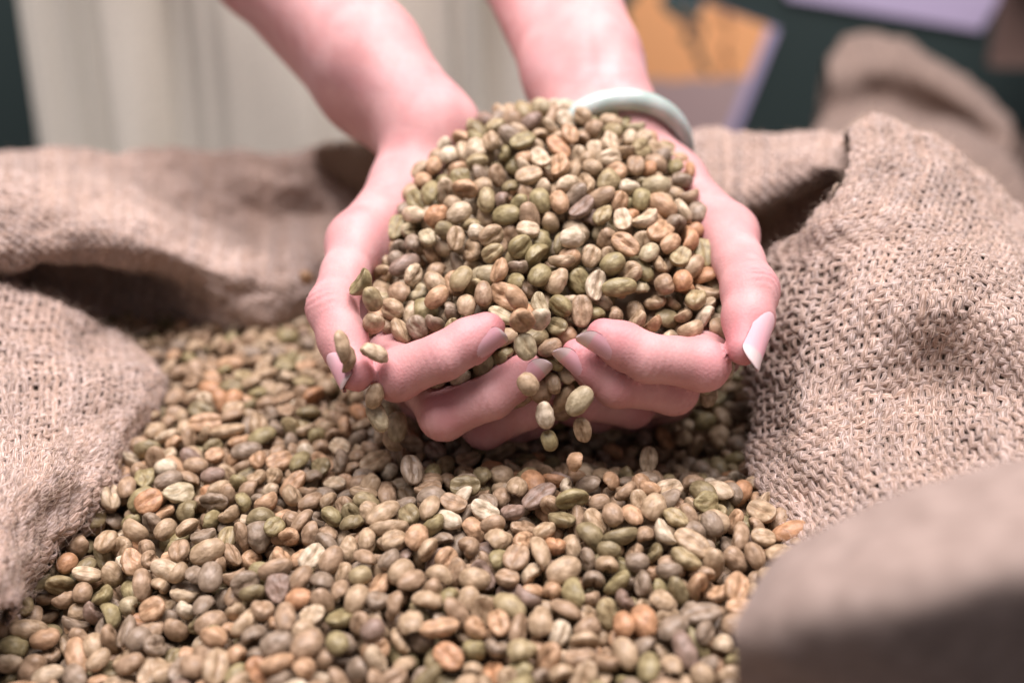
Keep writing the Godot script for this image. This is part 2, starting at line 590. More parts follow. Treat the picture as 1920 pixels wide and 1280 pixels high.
func build_sack():
	var sack := thing("burlap_sack", Vector3(-0.03, 0, -0.02))
	tag(sack, "open burlap sack with rolled folds holding the green coffee beans", "sack")
	# back left: the rim against the dress and the fold that rolls forward and down to the beans
	add_cloth(sack, [
		[Vector3(-0.3934, 0.6082, -0.2215), Vector3(-0.3348, 0.6152, -0.2364), Vector3(-0.2646, 0.617, -0.2485), Vector3(-0.2128, 0.62, -0.2669), Vector3(-0.167, 0.6193, -0.2777), Vector3(-0.132, 0.6176, -0.2824), Vector3(-0.102, 0.6105, -0.3013), Vector3(-0.068, 0.6105, -0.3013), Vector3(-0.0204, 0.6105, -0.3013)],
		[Vector3(-0.3676, 0.6674, -0.2068), Vector3(-0.3105, 0.6791, -0.2184), Vector3(-0.2499, 0.6746, -0.2386), Vector3(-0.2029, 0.6692, -0.2582), Vector3(-0.1594, 0.6668, -0.2682), Vector3(-0.1256, 0.6665, -0.2714), Vector3(-0.1062, 0.6701, -0.2699), Vector3(-0.0677, 0.6758, -0.2616), Vector3(-0.0184, 0.6747, -0.261)],
		[Vector3(-0.3257, 0.693, -0.1469), Vector3(-0.2781, 0.694, -0.1586), Vector3(-0.2302, 0.6833, -0.1902), Vector3(-0.1967, 0.6656, -0.2351), Vector3(-0.1561, 0.6578, -0.2491), Vector3(-0.1236, 0.6545, -0.2541), Vector3(-0.1117, 0.6497, -0.2786), Vector3(-0.0732, 0.6513, -0.3053), Vector3(-0.02, 0.6513, -0.3053)],
		[Vector3(-0.289, 0.705, -0.0891), Vector3(-0.2495, 0.7035, -0.104), Vector3(-0.2079, 0.6917, -0.1351), Vector3(-0.1835, 0.6657, -0.1903), Vector3(-0.1545, 0.6354, -0.2309), Vector3(-0.125, 0.63, -0.2495), Vector3(-0.1027, 0.624, -0.2655), Vector3(-0.0737, 0.6259, -0.2979), Vector3(-0.0201, 0.6259, -0.2979)],
		[Vector3(-0.2696, 0.7037, -0.0547), Vector3(-0.2333, 0.7003, -0.0687), Vector3(-0.194, 0.6901, -0.0972), Vector3(-0.16, 0.6755, -0.1156), Vector3(-0.1313, 0.657, -0.1286), Vector3(-0.1064, 0.6465, -0.1535), Vector3(-0.093, 0.6202, -0.2165), Vector3(-0.0683, 0.6067, -0.2657), Vector3(-0.0195, 0.6067, -0.2657)],
		[Vector3(-0.2709, 0.6806, -0.0452), Vector3(-0.2344, 0.6771, -0.0591), Vector3(-0.1966, 0.673, -0.0952), Vector3(-0.1635, 0.6614, -0.1117), Vector3(-0.1317, 0.6457, -0.1138), Vector3(-0.1024, 0.6411, -0.1283), Vector3(-0.0854, 0.622, -0.1725), Vector3(-0.0605, 0.6048, -0.2142), Vector3(-0.0181, 0.6048, -0.2142)],
		[Vector3(-0.2967, 0.6631, -0.0812), Vector3(-0.2565, 0.6591, -0.096), Vector3(-0.2184, 0.65, -0.1419), Vector3(-0.1782, 0.6371, -0.1487), Vector3(-0.1341, 0.6323, -0.1171), Vector3(-0.1032, 0.6298, -0.127), Vector3(-0.0818, 0.6172, -0.1532), Vector3(-0.0537, 0.6086, -0.1712), Vector3(-0.0169, 0.6086, -0.1712)],
		[Vector3(-0.3289, 0.6255, -0.1181), Vector3(-0.2754, 0.6005, -0.1054), Vector3(-0.2184, 0.6002, -0.1165), Vector3(-0.1749, 0.6025, -0.1288), Vector3(-0.1352, 0.6164, -0.1247), Vector3(-0.1024, 0.6165, -0.1304), Vector3(-0.079, 0.6075, -0.1483), Vector3(-0.0491, 0.6051, -0.147), Vector3(-0.0163, 0.6051, -0.147)]],
		0.006, 31, true, 3000, 0.008)
	# left: the lobe that bulges over the beans
	add_cloth(sack, [
		[Vector3(-0.3024, 0.671, -0.1076), Vector3(-0.2571, 0.6691, -0.1123), Vector3(-0.2295, 0.646, -0.1286), Vector3(-0.2054, 0.628, -0.1306), Vector3(-0.1935, 0.6119, -0.1337), Vector3(-0.1935, 0.6001, -0.1276)],
		[Vector3(-0.2747, 0.6798, -0.0628), Vector3(-0.2343, 0.6765, -0.0678), Vector3(-0.2088, 0.658, -0.0831), Vector3(-0.1867, 0.6356, -0.0952), Vector3(-0.1703, 0.6266, -0.094), Vector3(-0.1745, 0.6077, -0.0978)],
		[Vector3(-0.2583, 0.6664, -0.0267), Vector3(-0.2194, 0.6646, -0.0303), Vector3(-0.1935, 0.6535, -0.0426), Vector3(-0.1702, 0.6411, -0.0565), Vector3(-0.1523, 0.6304, -0.0645), Vector3(-0.1632, 0.6089, -0.076)],
		[Vector3(-0.2394, 0.6478, 0.0164), Vector3(-0.2014, 0.6495, 0.0155), Vector3(-0.1777, 0.6468, 0.0001), Vector3(-0.1588, 0.6395, -0.022), Vector3(-0.1474, 0.6263, -0.04), Vector3(-0.1592, 0.6058, -0.052)],
		[Vector3(-0.2236, 0.6439, 0.0465), Vector3(-0.1866, 0.6472, 0.0481), Vector3(-0.1674, 0.6445, 0.0316), Vector3(-0.1568, 0.6379, 0.008), Vector3(-0.1511, 0.6234, -0.0105), Vector3(-0.162, 0.6027, -0.0223)],
		[Vector3(-0.2092, 0.6411, 0.0737), Vector3(-0.1782, 0.6439, 0.0745), Vector3(-0.1639, 0.6421, 0.0586), Vector3(-0.1591, 0.6334, 0.0349), Vector3(-0.1529, 0.6228, 0.0202), Vector3(-0.162, 0.6037, 0.0108)],
		[Vector3(-0.1953, 0.6413, 0.0983), Vector3(-0.1716, 0.6442, 0.0946), Vector3(-0.1609, 0.6413, 0.0815), Vector3(-0.1587, 0.6329, 0.0633), Vector3(-0.1588, 0.6201, 0.0473), Vector3(-0.1672, 0.6021, 0.0397)],
		[Vector3(-0.1869, 0.6367, 0.1208), Vector3(-0.1717, 0.6403, 0.1145), Vector3(-0.1617, 0.6386, 0.1019), Vector3(-0.1588, 0.6333, 0.0867), Vector3(-0.1607, 0.6211, 0.0727), Vector3(-0.17, 0.6023, 0.0643)]],
		0.007, 41, true, 4000, 0.009)
	# right: the big sheet that peaks at the back and falls towards the lens
	add_cloth(sack, [
		[Vector3(0.1515, 0.6727, -0.1366), Vector3(0.1768, 0.6674, -0.1507), Vector3(0.2047, 0.6609, -0.153), Vector3(0.2336, 0.6516, -0.1483), Vector3(0.273, 0.6303, -0.1318), Vector3(0.3162, 0.6073, -0.1089)],
		[Vector3(0.1492, 0.7202, -0.1271), Vector3(0.1603, 0.7229, -0.1307), Vector3(0.1813, 0.7197, -0.1291), Vector3(0.2075, 0.704, -0.1211), Vector3(0.2446, 0.6792, -0.1062), Vector3(0.2914, 0.6559, -0.0887)],
		[Vector3(0.1359, 0.7167, -0.0748), Vector3(0.1511, 0.7229, -0.087), Vector3(0.1739, 0.7176, -0.0932), Vector3(0.1985, 0.7007, -0.0846), Vector3(0.2298, 0.6814, -0.0703), Vector3(0.2716, 0.6576, -0.0537)],
		[Vector3(0.1161, 0.6971, -0.0649), Vector3(0.1294, 0.7088, -0.0528), Vector3(0.157, 0.71, -0.0557), Vector3(0.1841, 0.6998, -0.0505), Vector3(0.2142, 0.6838, -0.0379), Vector3(0.253, 0.6673, -0.0249)],
		[Vector3(0.1056, 0.6767, -0.0814), Vector3(0.1186, 0.6915, -0.0462), Vector3(0.144, 0.7021, -0.0337), Vector3(0.1686, 0.7028, -0.0251), Vector3(0.2007, 0.6876, -0.0106), Vector3(0.2356, 0.6732, 0.0035)],
		[Vector3(0.0981, 0.6571, -0.0647), Vector3(0.1111, 0.6808, -0.0273), Vector3(0.1352, 0.695, -0.0177), Vector3(0.1604, 0.6995, -0.0122), Vector3(0.1916, 0.6903, 0.0038), Vector3(0.2269, 0.6766, 0.0175)],
		[Vector3(0.0946, 0.642, -0.0457), Vector3(0.1069, 0.6692, -0.0125), Vector3(0.1309, 0.6808, -0.006), Vector3(0.156, 0.6885, 0.0002), Vector3(0.1856, 0.684, 0.0159), Vector3(0.2207, 0.6719, 0.0311)],
		[Vector3(0.092, 0.6319, -0.0204), Vector3(0.1017, 0.658, 0.0112), Vector3(0.1267, 0.6626, 0.0078), Vector3(0.1546, 0.6645, 0.0034), Vector3(0.1797, 0.6745, 0.032), Vector3(0.212, 0.6683, 0.0486)],
		[Vector3(0.0887, 0.6298, 0.0099), Vector3(0.101, 0.6444, 0.0249), Vector3(0.1217, 0.6521, 0.0299), Vector3(0.1449, 0.657, 0.0342), Vector3(0.1714, 0.6655, 0.0567), Vector3(0.2009, 0.6636, 0.0712)],
		[Vector3(0.0924, 0.6293, 0.0416), Vector3(0.1041, 0.6378, 0.0485), Vector3(0.1187, 0.6473, 0.0571), Vector3(0.1403, 0.6531, 0.0608), Vector3(0.1642, 0.6576, 0.0765), Vector3(0.1922, 0.6565, 0.0905)],
		[Vector3(0.0917, 0.6261, 0.0656), Vector3(0.1008, 0.6341, 0.0728), Vector3(0.1141, 0.6406, 0.0807), Vector3(0.1344, 0.6445, 0.0854), Vector3(0.1586, 0.6496, 0.0963), Vector3(0.1848, 0.6508, 0.1069)]],
		0.0055, 53, true, 6500, 0.009)
	# behind the right hand: the rim rolled outwards
	add_cloth(sack, [
		[Vector3(0.0506, 0.6407, -0.2213), Vector3(0.0863, 0.6407, -0.2213), Vector3(0.117, 0.6469, -0.2132), Vector3(0.1454, 0.6547, -0.2003), Vector3(0.1662, 0.6634, -0.1767), Vector3(0.1829, 0.6709, -0.1637)],
		[Vector3(0.0493, 0.6869, -0.228), Vector3(0.0834, 0.6904, -0.2241), Vector3(0.1124, 0.6935, -0.2112), Vector3(0.1382, 0.6977, -0.1908), Vector3(0.1554, 0.7055, -0.1679), Vector3(0.1826, 0.7016, -0.1659)],
		[Vector3(0.0459, 0.6916, -0.1855), Vector3(0.078, 0.6934, -0.1841), Vector3(0.1052, 0.6969, -0.1725), Vector3(0.1295, 0.7034, -0.1556), Vector3(0.1431, 0.7118, -0.1341), Vector3(0.1755, 0.7041, -0.1447)],
		[Vector3(0.0444, 0.6806, -0.1597), Vector3(0.0754, 0.6825, -0.1584), Vector3(0.1012, 0.687, -0.145), Vector3(0.1232, 0.6995, -0.1311), Vector3(0.1386, 0.7103, -0.1165), Vector3(0.1708, 0.7023, -0.1326)],
		[Vector3(0.0477, 0.665, -0.1607), Vector3(0.0788, 0.6668, -0.156), Vector3(0.105, 0.6725, -0.1443), Vector3(0.1242, 0.6872, -0.1294), Vector3(0.1389, 0.7014, -0.1175), Vector3(0.1551, 0.7072, -0.1149)],
		[Vector3(0.0537, 0.6501, -0.1924), Vector3(0.0868, 0.6507, -0.1871), Vector3(0.1158, 0.6573, -0.1736), Vector3(0.1313, 0.6732, -0.1537), Vector3(0.1464, 0.6874, -0.144), Vector3(0.1599, 0.696, -0.1339)],
		[Vector3(0.057, 0.6242, -0.1848), Vector3(0.0888, 0.6277, -0.1698), Vector3(0.1166, 0.6355, -0.1457), Vector3(0.1313, 0.6502, -0.1251), Vector3(0.1446, 0.665, -0.1158), Vector3(0.1576, 0.6734, -0.1145)]],
		0.004, 61, true, 900)
	# front right: the roll close to the lens
	add_cloth(sack, [
		[Vector3(0.0789, 0.6274, 0.0919), Vector3(0.089, 0.6387, 0.0906), Vector3(0.1036, 0.6512, 0.0887), Vector3(0.1239, 0.6645, 0.0909), Vector3(0.151, 0.6759, 0.0963), Vector3(0.1943, 0.6795, 0.1013)],
		[Vector3(0.0651, 0.6602, 0.1134), Vector3(0.0717, 0.6761, 0.1142), Vector3(0.087, 0.6896, 0.1163), Vector3(0.1064, 0.7004, 0.1176), Vector3(0.1316, 0.7103, 0.1215), Vector3(0.1702, 0.7134, 0.1244)],
		[Vector3(0.0574, 0.67, 0.1308), Vector3(0.0653, 0.686, 0.1339), Vector3(0.0813, 0.6984, 0.1365), Vector3(0.0988, 0.708, 0.1383), Vector3(0.1226, 0.7169, 0.1417), Vector3(0.1561, 0.7203, 0.1445)],
		[Vector3(0.0543, 0.6708, 0.1394), Vector3(0.0622, 0.6878, 0.1475), Vector3(0.0772, 0.7017, 0.1528), Vector3(0.094, 0.7109, 0.1548), Vector3(0.1149, 0.7197, 0.1582), Vector3(0.1454, 0.7231, 0.161)],
		[Vector3(0.0548, 0.6635, 0.1408), Vector3(0.062, 0.6823, 0.1537), Vector3(0.0764, 0.6982, 0.1613), Vector3(0.0923, 0.7079, 0.1642), Vector3(0.1113, 0.7174, 0.1684), Vector3(0.14, 0.7209, 0.1711)],
		[Vector3(0.0574, 0.6503, 0.1364), Vector3(0.0655, 0.6679, 0.1498), Vector3(0.0789, 0.6878, 0.1622), Vector3(0.0946, 0.6979, 0.1659), Vector3(0.1136, 0.7073, 0.1702), Vector3(0.142, 0.7109, 0.1728)],
		[Vector3(0.0618, 0.6304, 0.1263), Vector3(0.0723, 0.6439, 0.1374), Vector3(0.0862, 0.6661, 0.153), Vector3(0.1026, 0.6773, 0.1585), Vector3(0.123, 0.6862, 0.1629), Vector3(0.1528, 0.6896, 0.1657)],
		[Vector3(0.0667, 0.6041, 0.1173), Vector3(0.0795, 0.6121, 0.1244), Vector3(0.098, 0.629, 0.136), Vector3(0.117, 0.6381, 0.1425), Vector3(0.1412, 0.6456, 0.1477), Vector3(0.1742, 0.6488, 0.1506)]],
		0.0015, 71, false, 0)
	# front rim, below the picture
	add_cloth(sack, [
		[Vector3(-0.24, 0.60, 0.10), Vector3(-0.12, 0.585, 0.15), Vector3(0.0, 0.58, 0.17), Vector3(0.09, 0.585, 0.16)],
		[Vector3(-0.25, 0.645, 0.12), Vector3(-0.13, 0.64, 0.175), Vector3(0.0, 0.635, 0.195), Vector3(0.10, 0.64, 0.18)],
		[Vector3(-0.27, 0.60, 0.15), Vector3(-0.14, 0.59, 0.21), Vector3(0.0, 0.585, 0.23), Vector3(0.11, 0.59, 0.215)]],
		0.003, 81, false, 0)
	# the standing body of the sack
	var v := PackedVector3Array()
	var idx := PackedInt32Array()
	var prof := [[0.60, 0.93], [0.55, 1.0], [0.40, 1.03], [0.2, 1.04], [0.06, 1.0], [0.005, 0.9]]
	var seg := 48
	var nz := noise(91, 6.0, 3)
	for r in prof:
		for k in seg:
			var a := TAU * k / seg
			var q := Vector3(cos(a) * 0.25 * r[1] - 0.03, r[0], sin(a) * 0.21 * r[1] - 0.02)
			q += Vector3(cos(a), 0, sin(a)) * 0.012 * nz.get_noise_3dv(q)
			v.append(q)
	for i in prof.size() - 1:
		for k in seg:
			var a := i * seg + k
			var b := i * seg + (k + 1) % seg
			idx.append_array([a, a + seg, b, b, a + seg, b + seg])
	put("sack_body", array_mesh(v, smooth_normals(v, idx), idx), far_cloth_mat, sack)
	# a second sack far behind on the right
	var far := thing("burlap_sack", Vector3(0.3587, 0.5373, -0.52))
	far.position.y = 0
	tag(far, "smaller brown burlap sack with a crumpled open top in the right background", "sack")
	add_cloth(far, [
		[Vector3(0.27, 0.4965, -0.6024), Vector3(0.3264, 0.4894, -0.6212), Vector3(0.3914, 0.4859, -0.6306), Vector3(0.4539, 0.4894, -0.6212), Vector3(0.52, 0.4965, -0.6024)],
		[Vector3(0.2866, 0.6303, -0.6481), Vector3(0.32, 0.6489, -0.68), Vector3(0.3686, 0.6406, -0.687), Vector3(0.42, 0.6168, -0.6637), Vector3(0.4631, 0.5866, -0.6258)],
		[Vector3(0.2796, 0.631, -0.6035), Vector3(0.3151, 0.6381, -0.624), Vector3(0.3552, 0.6348, -0.6279), Vector3(0.399, 0.6159, -0.6071), Vector3(0.4418, 0.5849, -0.58)],
		[Vector3(0.2749, 0.6037, -0.5896), Vector3(0.3249, 0.6066, -0.6248), Vector3(0.3675, 0.5975, -0.6314), Vector3(0.4053, 0.5928, -0.6121), Vector3(0.4325, 0.5753, -0.5639)],
		[Vector3(0.2565, 0.6023, -0.544), Vector3(0.3003, 0.6076, -0.558), Vector3(0.3394, 0.607, -0.552), Vector3(0.3759, 0.6057, -0.5401), Vector3(0.4136, 0.5863, -0.5134)],
		[Vector3(0.2408, 0.6038, -0.4999), Vector3(0.2805, 0.6124, -0.4931), Vector3(0.3169, 0.6119, -0.4872), Vector3(0.357, 0.6059, -0.4785), Vector3(0.405, 0.585, -0.4623)],
		[Vector3(0.2295, 0.5499, -0.4612), Vector3(0.2714, 0.5553, -0.4471), Vector3(0.3113, 0.5534, -0.4405), Vector3(0.3548, 0.5515, -0.434), Vector3(0.41, 0.5387, -0.4218)],
		[Vector3(0.2295, 0.3682, -0.3686), Vector3(0.2714, 0.3767, -0.3561), Vector3(0.3113, 0.3796, -0.352), Vector3(0.3548, 0.3824, -0.3478), Vector3(0.41, 0.3853, -0.3436)]],
		0.006, 95, false, 0, 0.006, true)

# ------------------------------------------------------------------ the person
var bones: Array = []       # [a, b, ra, rb, group]
var flush_at: Array = []    # [point, radius, strength]
var nail_beds: Array = []
var crease_at: Array = []   # [joint, along, back, depth]

func bone(a: Vector3, b: Vector3, ra: float, rb: float, group: int):
	bones.append([a, b, ra * 0.001, rb * 0.001, group])

func finger(mcp: Vector3, pip: Vector3, dip: Vector3, tip: Vector3, r: Array, group: int, pulp: Vector3):
	# pulp: towards the soft side of the finger
	var m1 := mcp.lerp(pip, 0.5) + pulp * 0.0012
	var m2 := pip.lerp(dip, 0.5) + pulp * 0.0008
	var m3 := dip.lerp(tip, 0.55) + pulp * 0.0008
	bone(mcp, m1, r[0], r[1], group)
	bone(m1, pip, r[1], r[2], group)
	bone(pip, m2, r[2], r[3], group)
	bone(m2, dip, r[3], r[4], group)
	bone(dip, m3, r[4], r[5], group)
	bone(m3, tip, r[5], r[6], group)
	flush_at.append([tip, 0.013, 0.8])
	flush_at.append([dip, 0.009, 0.35])
	flush_at.append([pip, 0.012, 0.6])
	crease_at.append([pip, (dip - mcp).normalized(), -pulp.normalized(), 0.00018])
	crease_at.append([dip, (tip - pip).normalized(), -pulp.normalized(), 0.00012])

func smin(a: float, b: float, k: float) -> float:
	var h := maxf(k - absf(a - b), 0.0) / k
	return minf(a, b) - h * h * k * 0.25

func mesh_bones(list: Array, lo: Vector3, hi: Vector3, h: float, kbody: float, kfinger: float, v: PackedVector3Array, n: PackedVector3Array, idx: PackedInt32Array):
	var nx := int((hi.x - lo.x) / h) + 1
	var ny := int((hi.y - lo.y) / h) + 1
	var nz := int((hi.z - lo.z) / h) + 1
	var total := nx * ny * nz
	var sy := nx
	var sz := nx * ny
	var groups := {}
	for b in list:
		if not groups.has(b[4]): groups[b[4]] = []
		groups[b[4]].append(b)
	var palm := PackedFloat32Array()
	palm.resize(total)
	palm.fill(1.0)
	var all := PackedFloat32Array()
	var order := groups.keys()
	order.sort()
	for g in order:
		var f := palm
		var k := kbody
		if g != 0:
			if all.is_empty(): all = palm.duplicate()
			f = PackedFloat32Array()
			f.resize(total)
			f.fill(1.0)
			k = kfinger
		var glo := Vector3(1e9, 1e9, 1e9)
		var ghi := -glo
		for b in groups[g]:
			var a: Vector3 = b[0]
			var ba: Vector3 = b[1] - b[0]
			var ra: float = b[2]
			var dr: float = b[3] - b[2]
			var m := maxf(b[2], b[3]) + 0.009
			var l: Vector3 = a.min(b[1]) - Vector3(m, m, m)
			var u: Vector3 = a.max(b[1]) + Vector3(m, m, m)
			glo = glo.min(l)
			ghi = ghi.max(u)
			var x0 := maxi(0, int((l.x - lo.x) / h))
			var x1 := mini(nx - 1, int((u.x - lo.x) / h) + 1)
			var y0 := maxi(0, int((l.y - lo.y) / h))
			var y1 := mini(ny - 1, int((u.y - lo.y) / h) + 1)
			var z0 := maxi(0, int((l.z - lo.z) / h))
			var z1 := mini(nz - 1, int((u.z - lo.z) / h) + 1)
			var inv := 1.0 / maxf(ba.length_squared(), 1e-12)
			for z in range(z0, z1 + 1):
				for y in range(y0, y1 + 1):
					var pa := Vector3(lo.x + x0 * h, lo.y + y * h, lo.z + z * h) - a
					var i := z * sz + y * sy + x0
					for x in range(x0, x1 + 1):
						var t := clampf(pa.dot(ba) * inv, 0.0, 1.0)
						var d := (pa - ba * t).length() - ra - dr * t
						var o := f[i]
						if o < d + k:
							var hh := k - absf(d - o)
							f[i] = (o if o < d else d) - (hh * hh / k * 0.25 if hh > 0.0 else 0.0)
						else:
							f[i] = d
						pa.x += h
						i += 1
		if g == 0:
			palm = f
		else:
			var x0 := maxi(0, int((glo.x - lo.x) / h))
			var x1 := mini(nx - 1, int((ghi.x - lo.x) / h) + 1)
			for z in range(maxi(0, int((glo.z - lo.z) / h)), mini(nz - 1, int((ghi.z - lo.z) / h) + 1) + 1):
				for y in range(maxi(0, int((glo.y - lo.y) / h)), mini(ny - 1, int((ghi.y - lo.y) / h) + 1) + 1):
					var i := z * sz + y * sy + x0
					for x in range(x0, x1 + 1):
						if f[i] < 0.02:
							var s := smin(palm[i], f[i], 0.007)
							if s < all[i]: all[i] = s
						i += 1
	if all.is_empty(): all = palm
	# surface nets
	var cell := {}
	var near := h * 1.75
	for z in nz - 1:
		for y in ny - 1:
			var i := z * sz + y * sy
			for x in nx - 1:
				var c0 := all[i]
				if c0 < near and c0 > -near:
					var c1 := all[i + 1]
					var c2 := all[i + sy]
					var c3 := all[i + sy + 1]
					var c4 := all[i + sz]
					var c5 := all[i + sz + 1]
					var c6 := all[i + sz + sy]
					var c7 := all[i + sz + sy + 1]
					var mask := int(c0 < 0) + int(c1 < 0) + int(c2 < 0) + int(c3 < 0) + int(c4 < 0) + int(c5 < 0) + int(c6 < 0) + int(c7 < 0)
					if mask > 0 and mask < 8:
						var s := Vector3.ZERO
						var k := 0
						if (c0 < 0) != (c1 < 0): s += Vector3(c0 / (c0 - c1), 0, 0); k += 1
						if (c2 < 0) != (c3 < 0): s += Vector3(c2 / (c2 - c3), 1, 0); k += 1
						if (c4 < 0) != (c5 < 0): s += Vector3(c4 / (c4 - c5), 0, 1); k += 1
						if (c6 < 0) != (c7 < 0): s += Vector3(c6 / (c6 - c7), 1, 1); k += 1
						if (c0 < 0) != (c2 < 0): s += Vector3(0, c0 / (c0 - c2), 0); k += 1
						if (c1 < 0) != (c3 < 0): s += Vector3(1, c1 / (c1 - c3), 0); k += 1
						if (c4 < 0) != (c6 < 0): s += Vector3(0, c4 / (c4 - c6), 1); k += 1
						if (c5 < 0) != (c7 < 0): s += Vector3(1, c5 / (c5 - c7), 1); k += 1
						if (c0 < 0) != (c4 < 0): s += Vector3(0, 0, c0 / (c0 - c4)); k += 1
						if (c1 < 0) != (c5 < 0): s += Vector3(1, 0, c1 / (c1 - c5)); k += 1
						if (c2 < 0) != (c6 < 0): s += Vector3(0, 1, c2 / (c2 - c6)); k += 1
						if (c3 < 0) != (c7 < 0): s += Vector3(1, 1, c3 / (c3 - c7)); k += 1
						cell[i] = v.size()
						v.append(lo + (Vector3(x, y, z) + s / k) * h)
						n.append(Vector3(c1 - c0 + c3 - c2 + c5 - c4 + c7 - c6, c2 - c0 + c3 - c1 + c6 - c4 + c7 - c5, c4 - c0 + c5 - c1 + c6 - c2 + c7 - c3).normalized())
				i += 1
	for i in cell:
		var inside := all[i] < 0
		if inside != (all[i + 1] < 0): quad(cell, i, i - sy, i - sy - sz, i - sz, not inside, idx)
		if inside != (all[i + sy] < 0): quad(cell, i, i - sz, i - sz - 1, i - 1, not inside, idx)
		if inside != (all[i + sz] < 0): quad(cell, i, i - 1, i - 1 - sy, i - sy, not inside, idx)

func quad(cell: Dictionary, a: int, b: int, c: int, d: int, flip: bool, idx: PackedInt32Array):
	if not (cell.has(b) and cell.has(c) and cell.has(d)): return
	var p: int = cell[a]
	var q: int = cell[b]
	var r: int = cell[c]
	var s: int = cell[d]
	if flip: idx.append_array([p, q, r, p, r, s])
	else: idx.append_array([p, r, q, p, s, r])

func nail(person: Node3D, tip: Vector3, dir: Vector3, up: Vector3, rad: float, width: float, bed: float, free: float, taper: float, rad_base := 0.0):
	if rad_base == 0.0: rad_base = rad * 1.2
	# a curved plate on the back of a finger tip: tip is the centre of the last joint's end, up the back of the finger
	dir = dir.normalized()
	up = (up - dir * up.dot(dir)).normalized()
	var side := dir.cross(up).normalized()
	var length := bed + free
	var base := tip - dir * (bed - rad * 0.62)
	nail_beds.append([base, dir, side, up, width, bed])
	var nl := 26
	var nw := 12
	var v := PackedVector3Array()
	var col := PackedColorArray()
	var idx := PackedInt32Array()
	for layer in 2:
		for i in nl + 1:
			var s := float(i) / nl
			var y := s * length
			var f0 := bed / length
			var wide := 1.0
			if y < width * 0.5: wide = sqrt(maxf(1.0 - pow(1.0 - y / (width * 0.5), 2.0), 0.0025))
			var q := clampf((s - f0 * 0.85) / (1.0 - f0 * 0.85), 0.0, 1.0)
			wide *= (1.0 - taper * q * q) * sqrt(maxf(1.0 - pow(q, 3.2) * 0.985, 0.0))
			var r := lerpf(rad_base, rad, clampf(s / f0, 0.0, 1.0))
			for j in nw + 1:
				var tt := (float(j) / nw - 0.5) * 2.0
				var x := tt * width * 0.5 * wide
				var rx := r * 0.94
				var lift := r - rx + sqrt(maxf(rx * rx - x * x, 0.0)) - 0.00005 - 0.0003 * pow(absf(tt), 5.0)
				lift -= maxf(s - f0, 0.0) * 0.0022
				lift -= 0.0004 * exp(-y / 0.0009)
				v.append(base + dir * y + side * x + up * (lift - layer * 0.0004))
				var c := Color(0.66, 0.335, 0.365).lerp(Color(0.69, 0.43, 0.45), 1.0 - smoothstep(0.0, 0.6, s))
				var white := smoothstep(f0 - 0.015, f0 + 0.02, s + 0.03 * tt * tt)
				c = c.lerp(Color(0.54, 0.44, 0.41), white * 0.82)
				col.append(c)
	var w := nw + 1
	var back := (nl + 1) * w
	for i in nl:
		for j in nw:
			var a := i * w + j
			idx.append_array([a, a + w, a + 1, a + 1, a + w, a + w + 1])
			idx.append_array([back + a, back + a + 1, back + a + w, back + a + 1, back + a + w + 1, back + a + w])
	var nrm := smooth_normals(v, idx)
	for i in nl:
		for j in [0, nw]:
			var a: int = i * w + j
			idx.append_array([a, a + w, back + a, a + w, back + a + w, back + a] if j == nw else [a, back + a, a + w, a + w, back + a, back + a + w])
	for j in nw:
		var a := nl * w + j
		idx.append_array([a, back + a, a + 1, a + 1, back + a, back + a + 1])
	put("fingernail", array_mesh(v, nrm, idx, PackedVector2Array(), col), nail_mat, person)

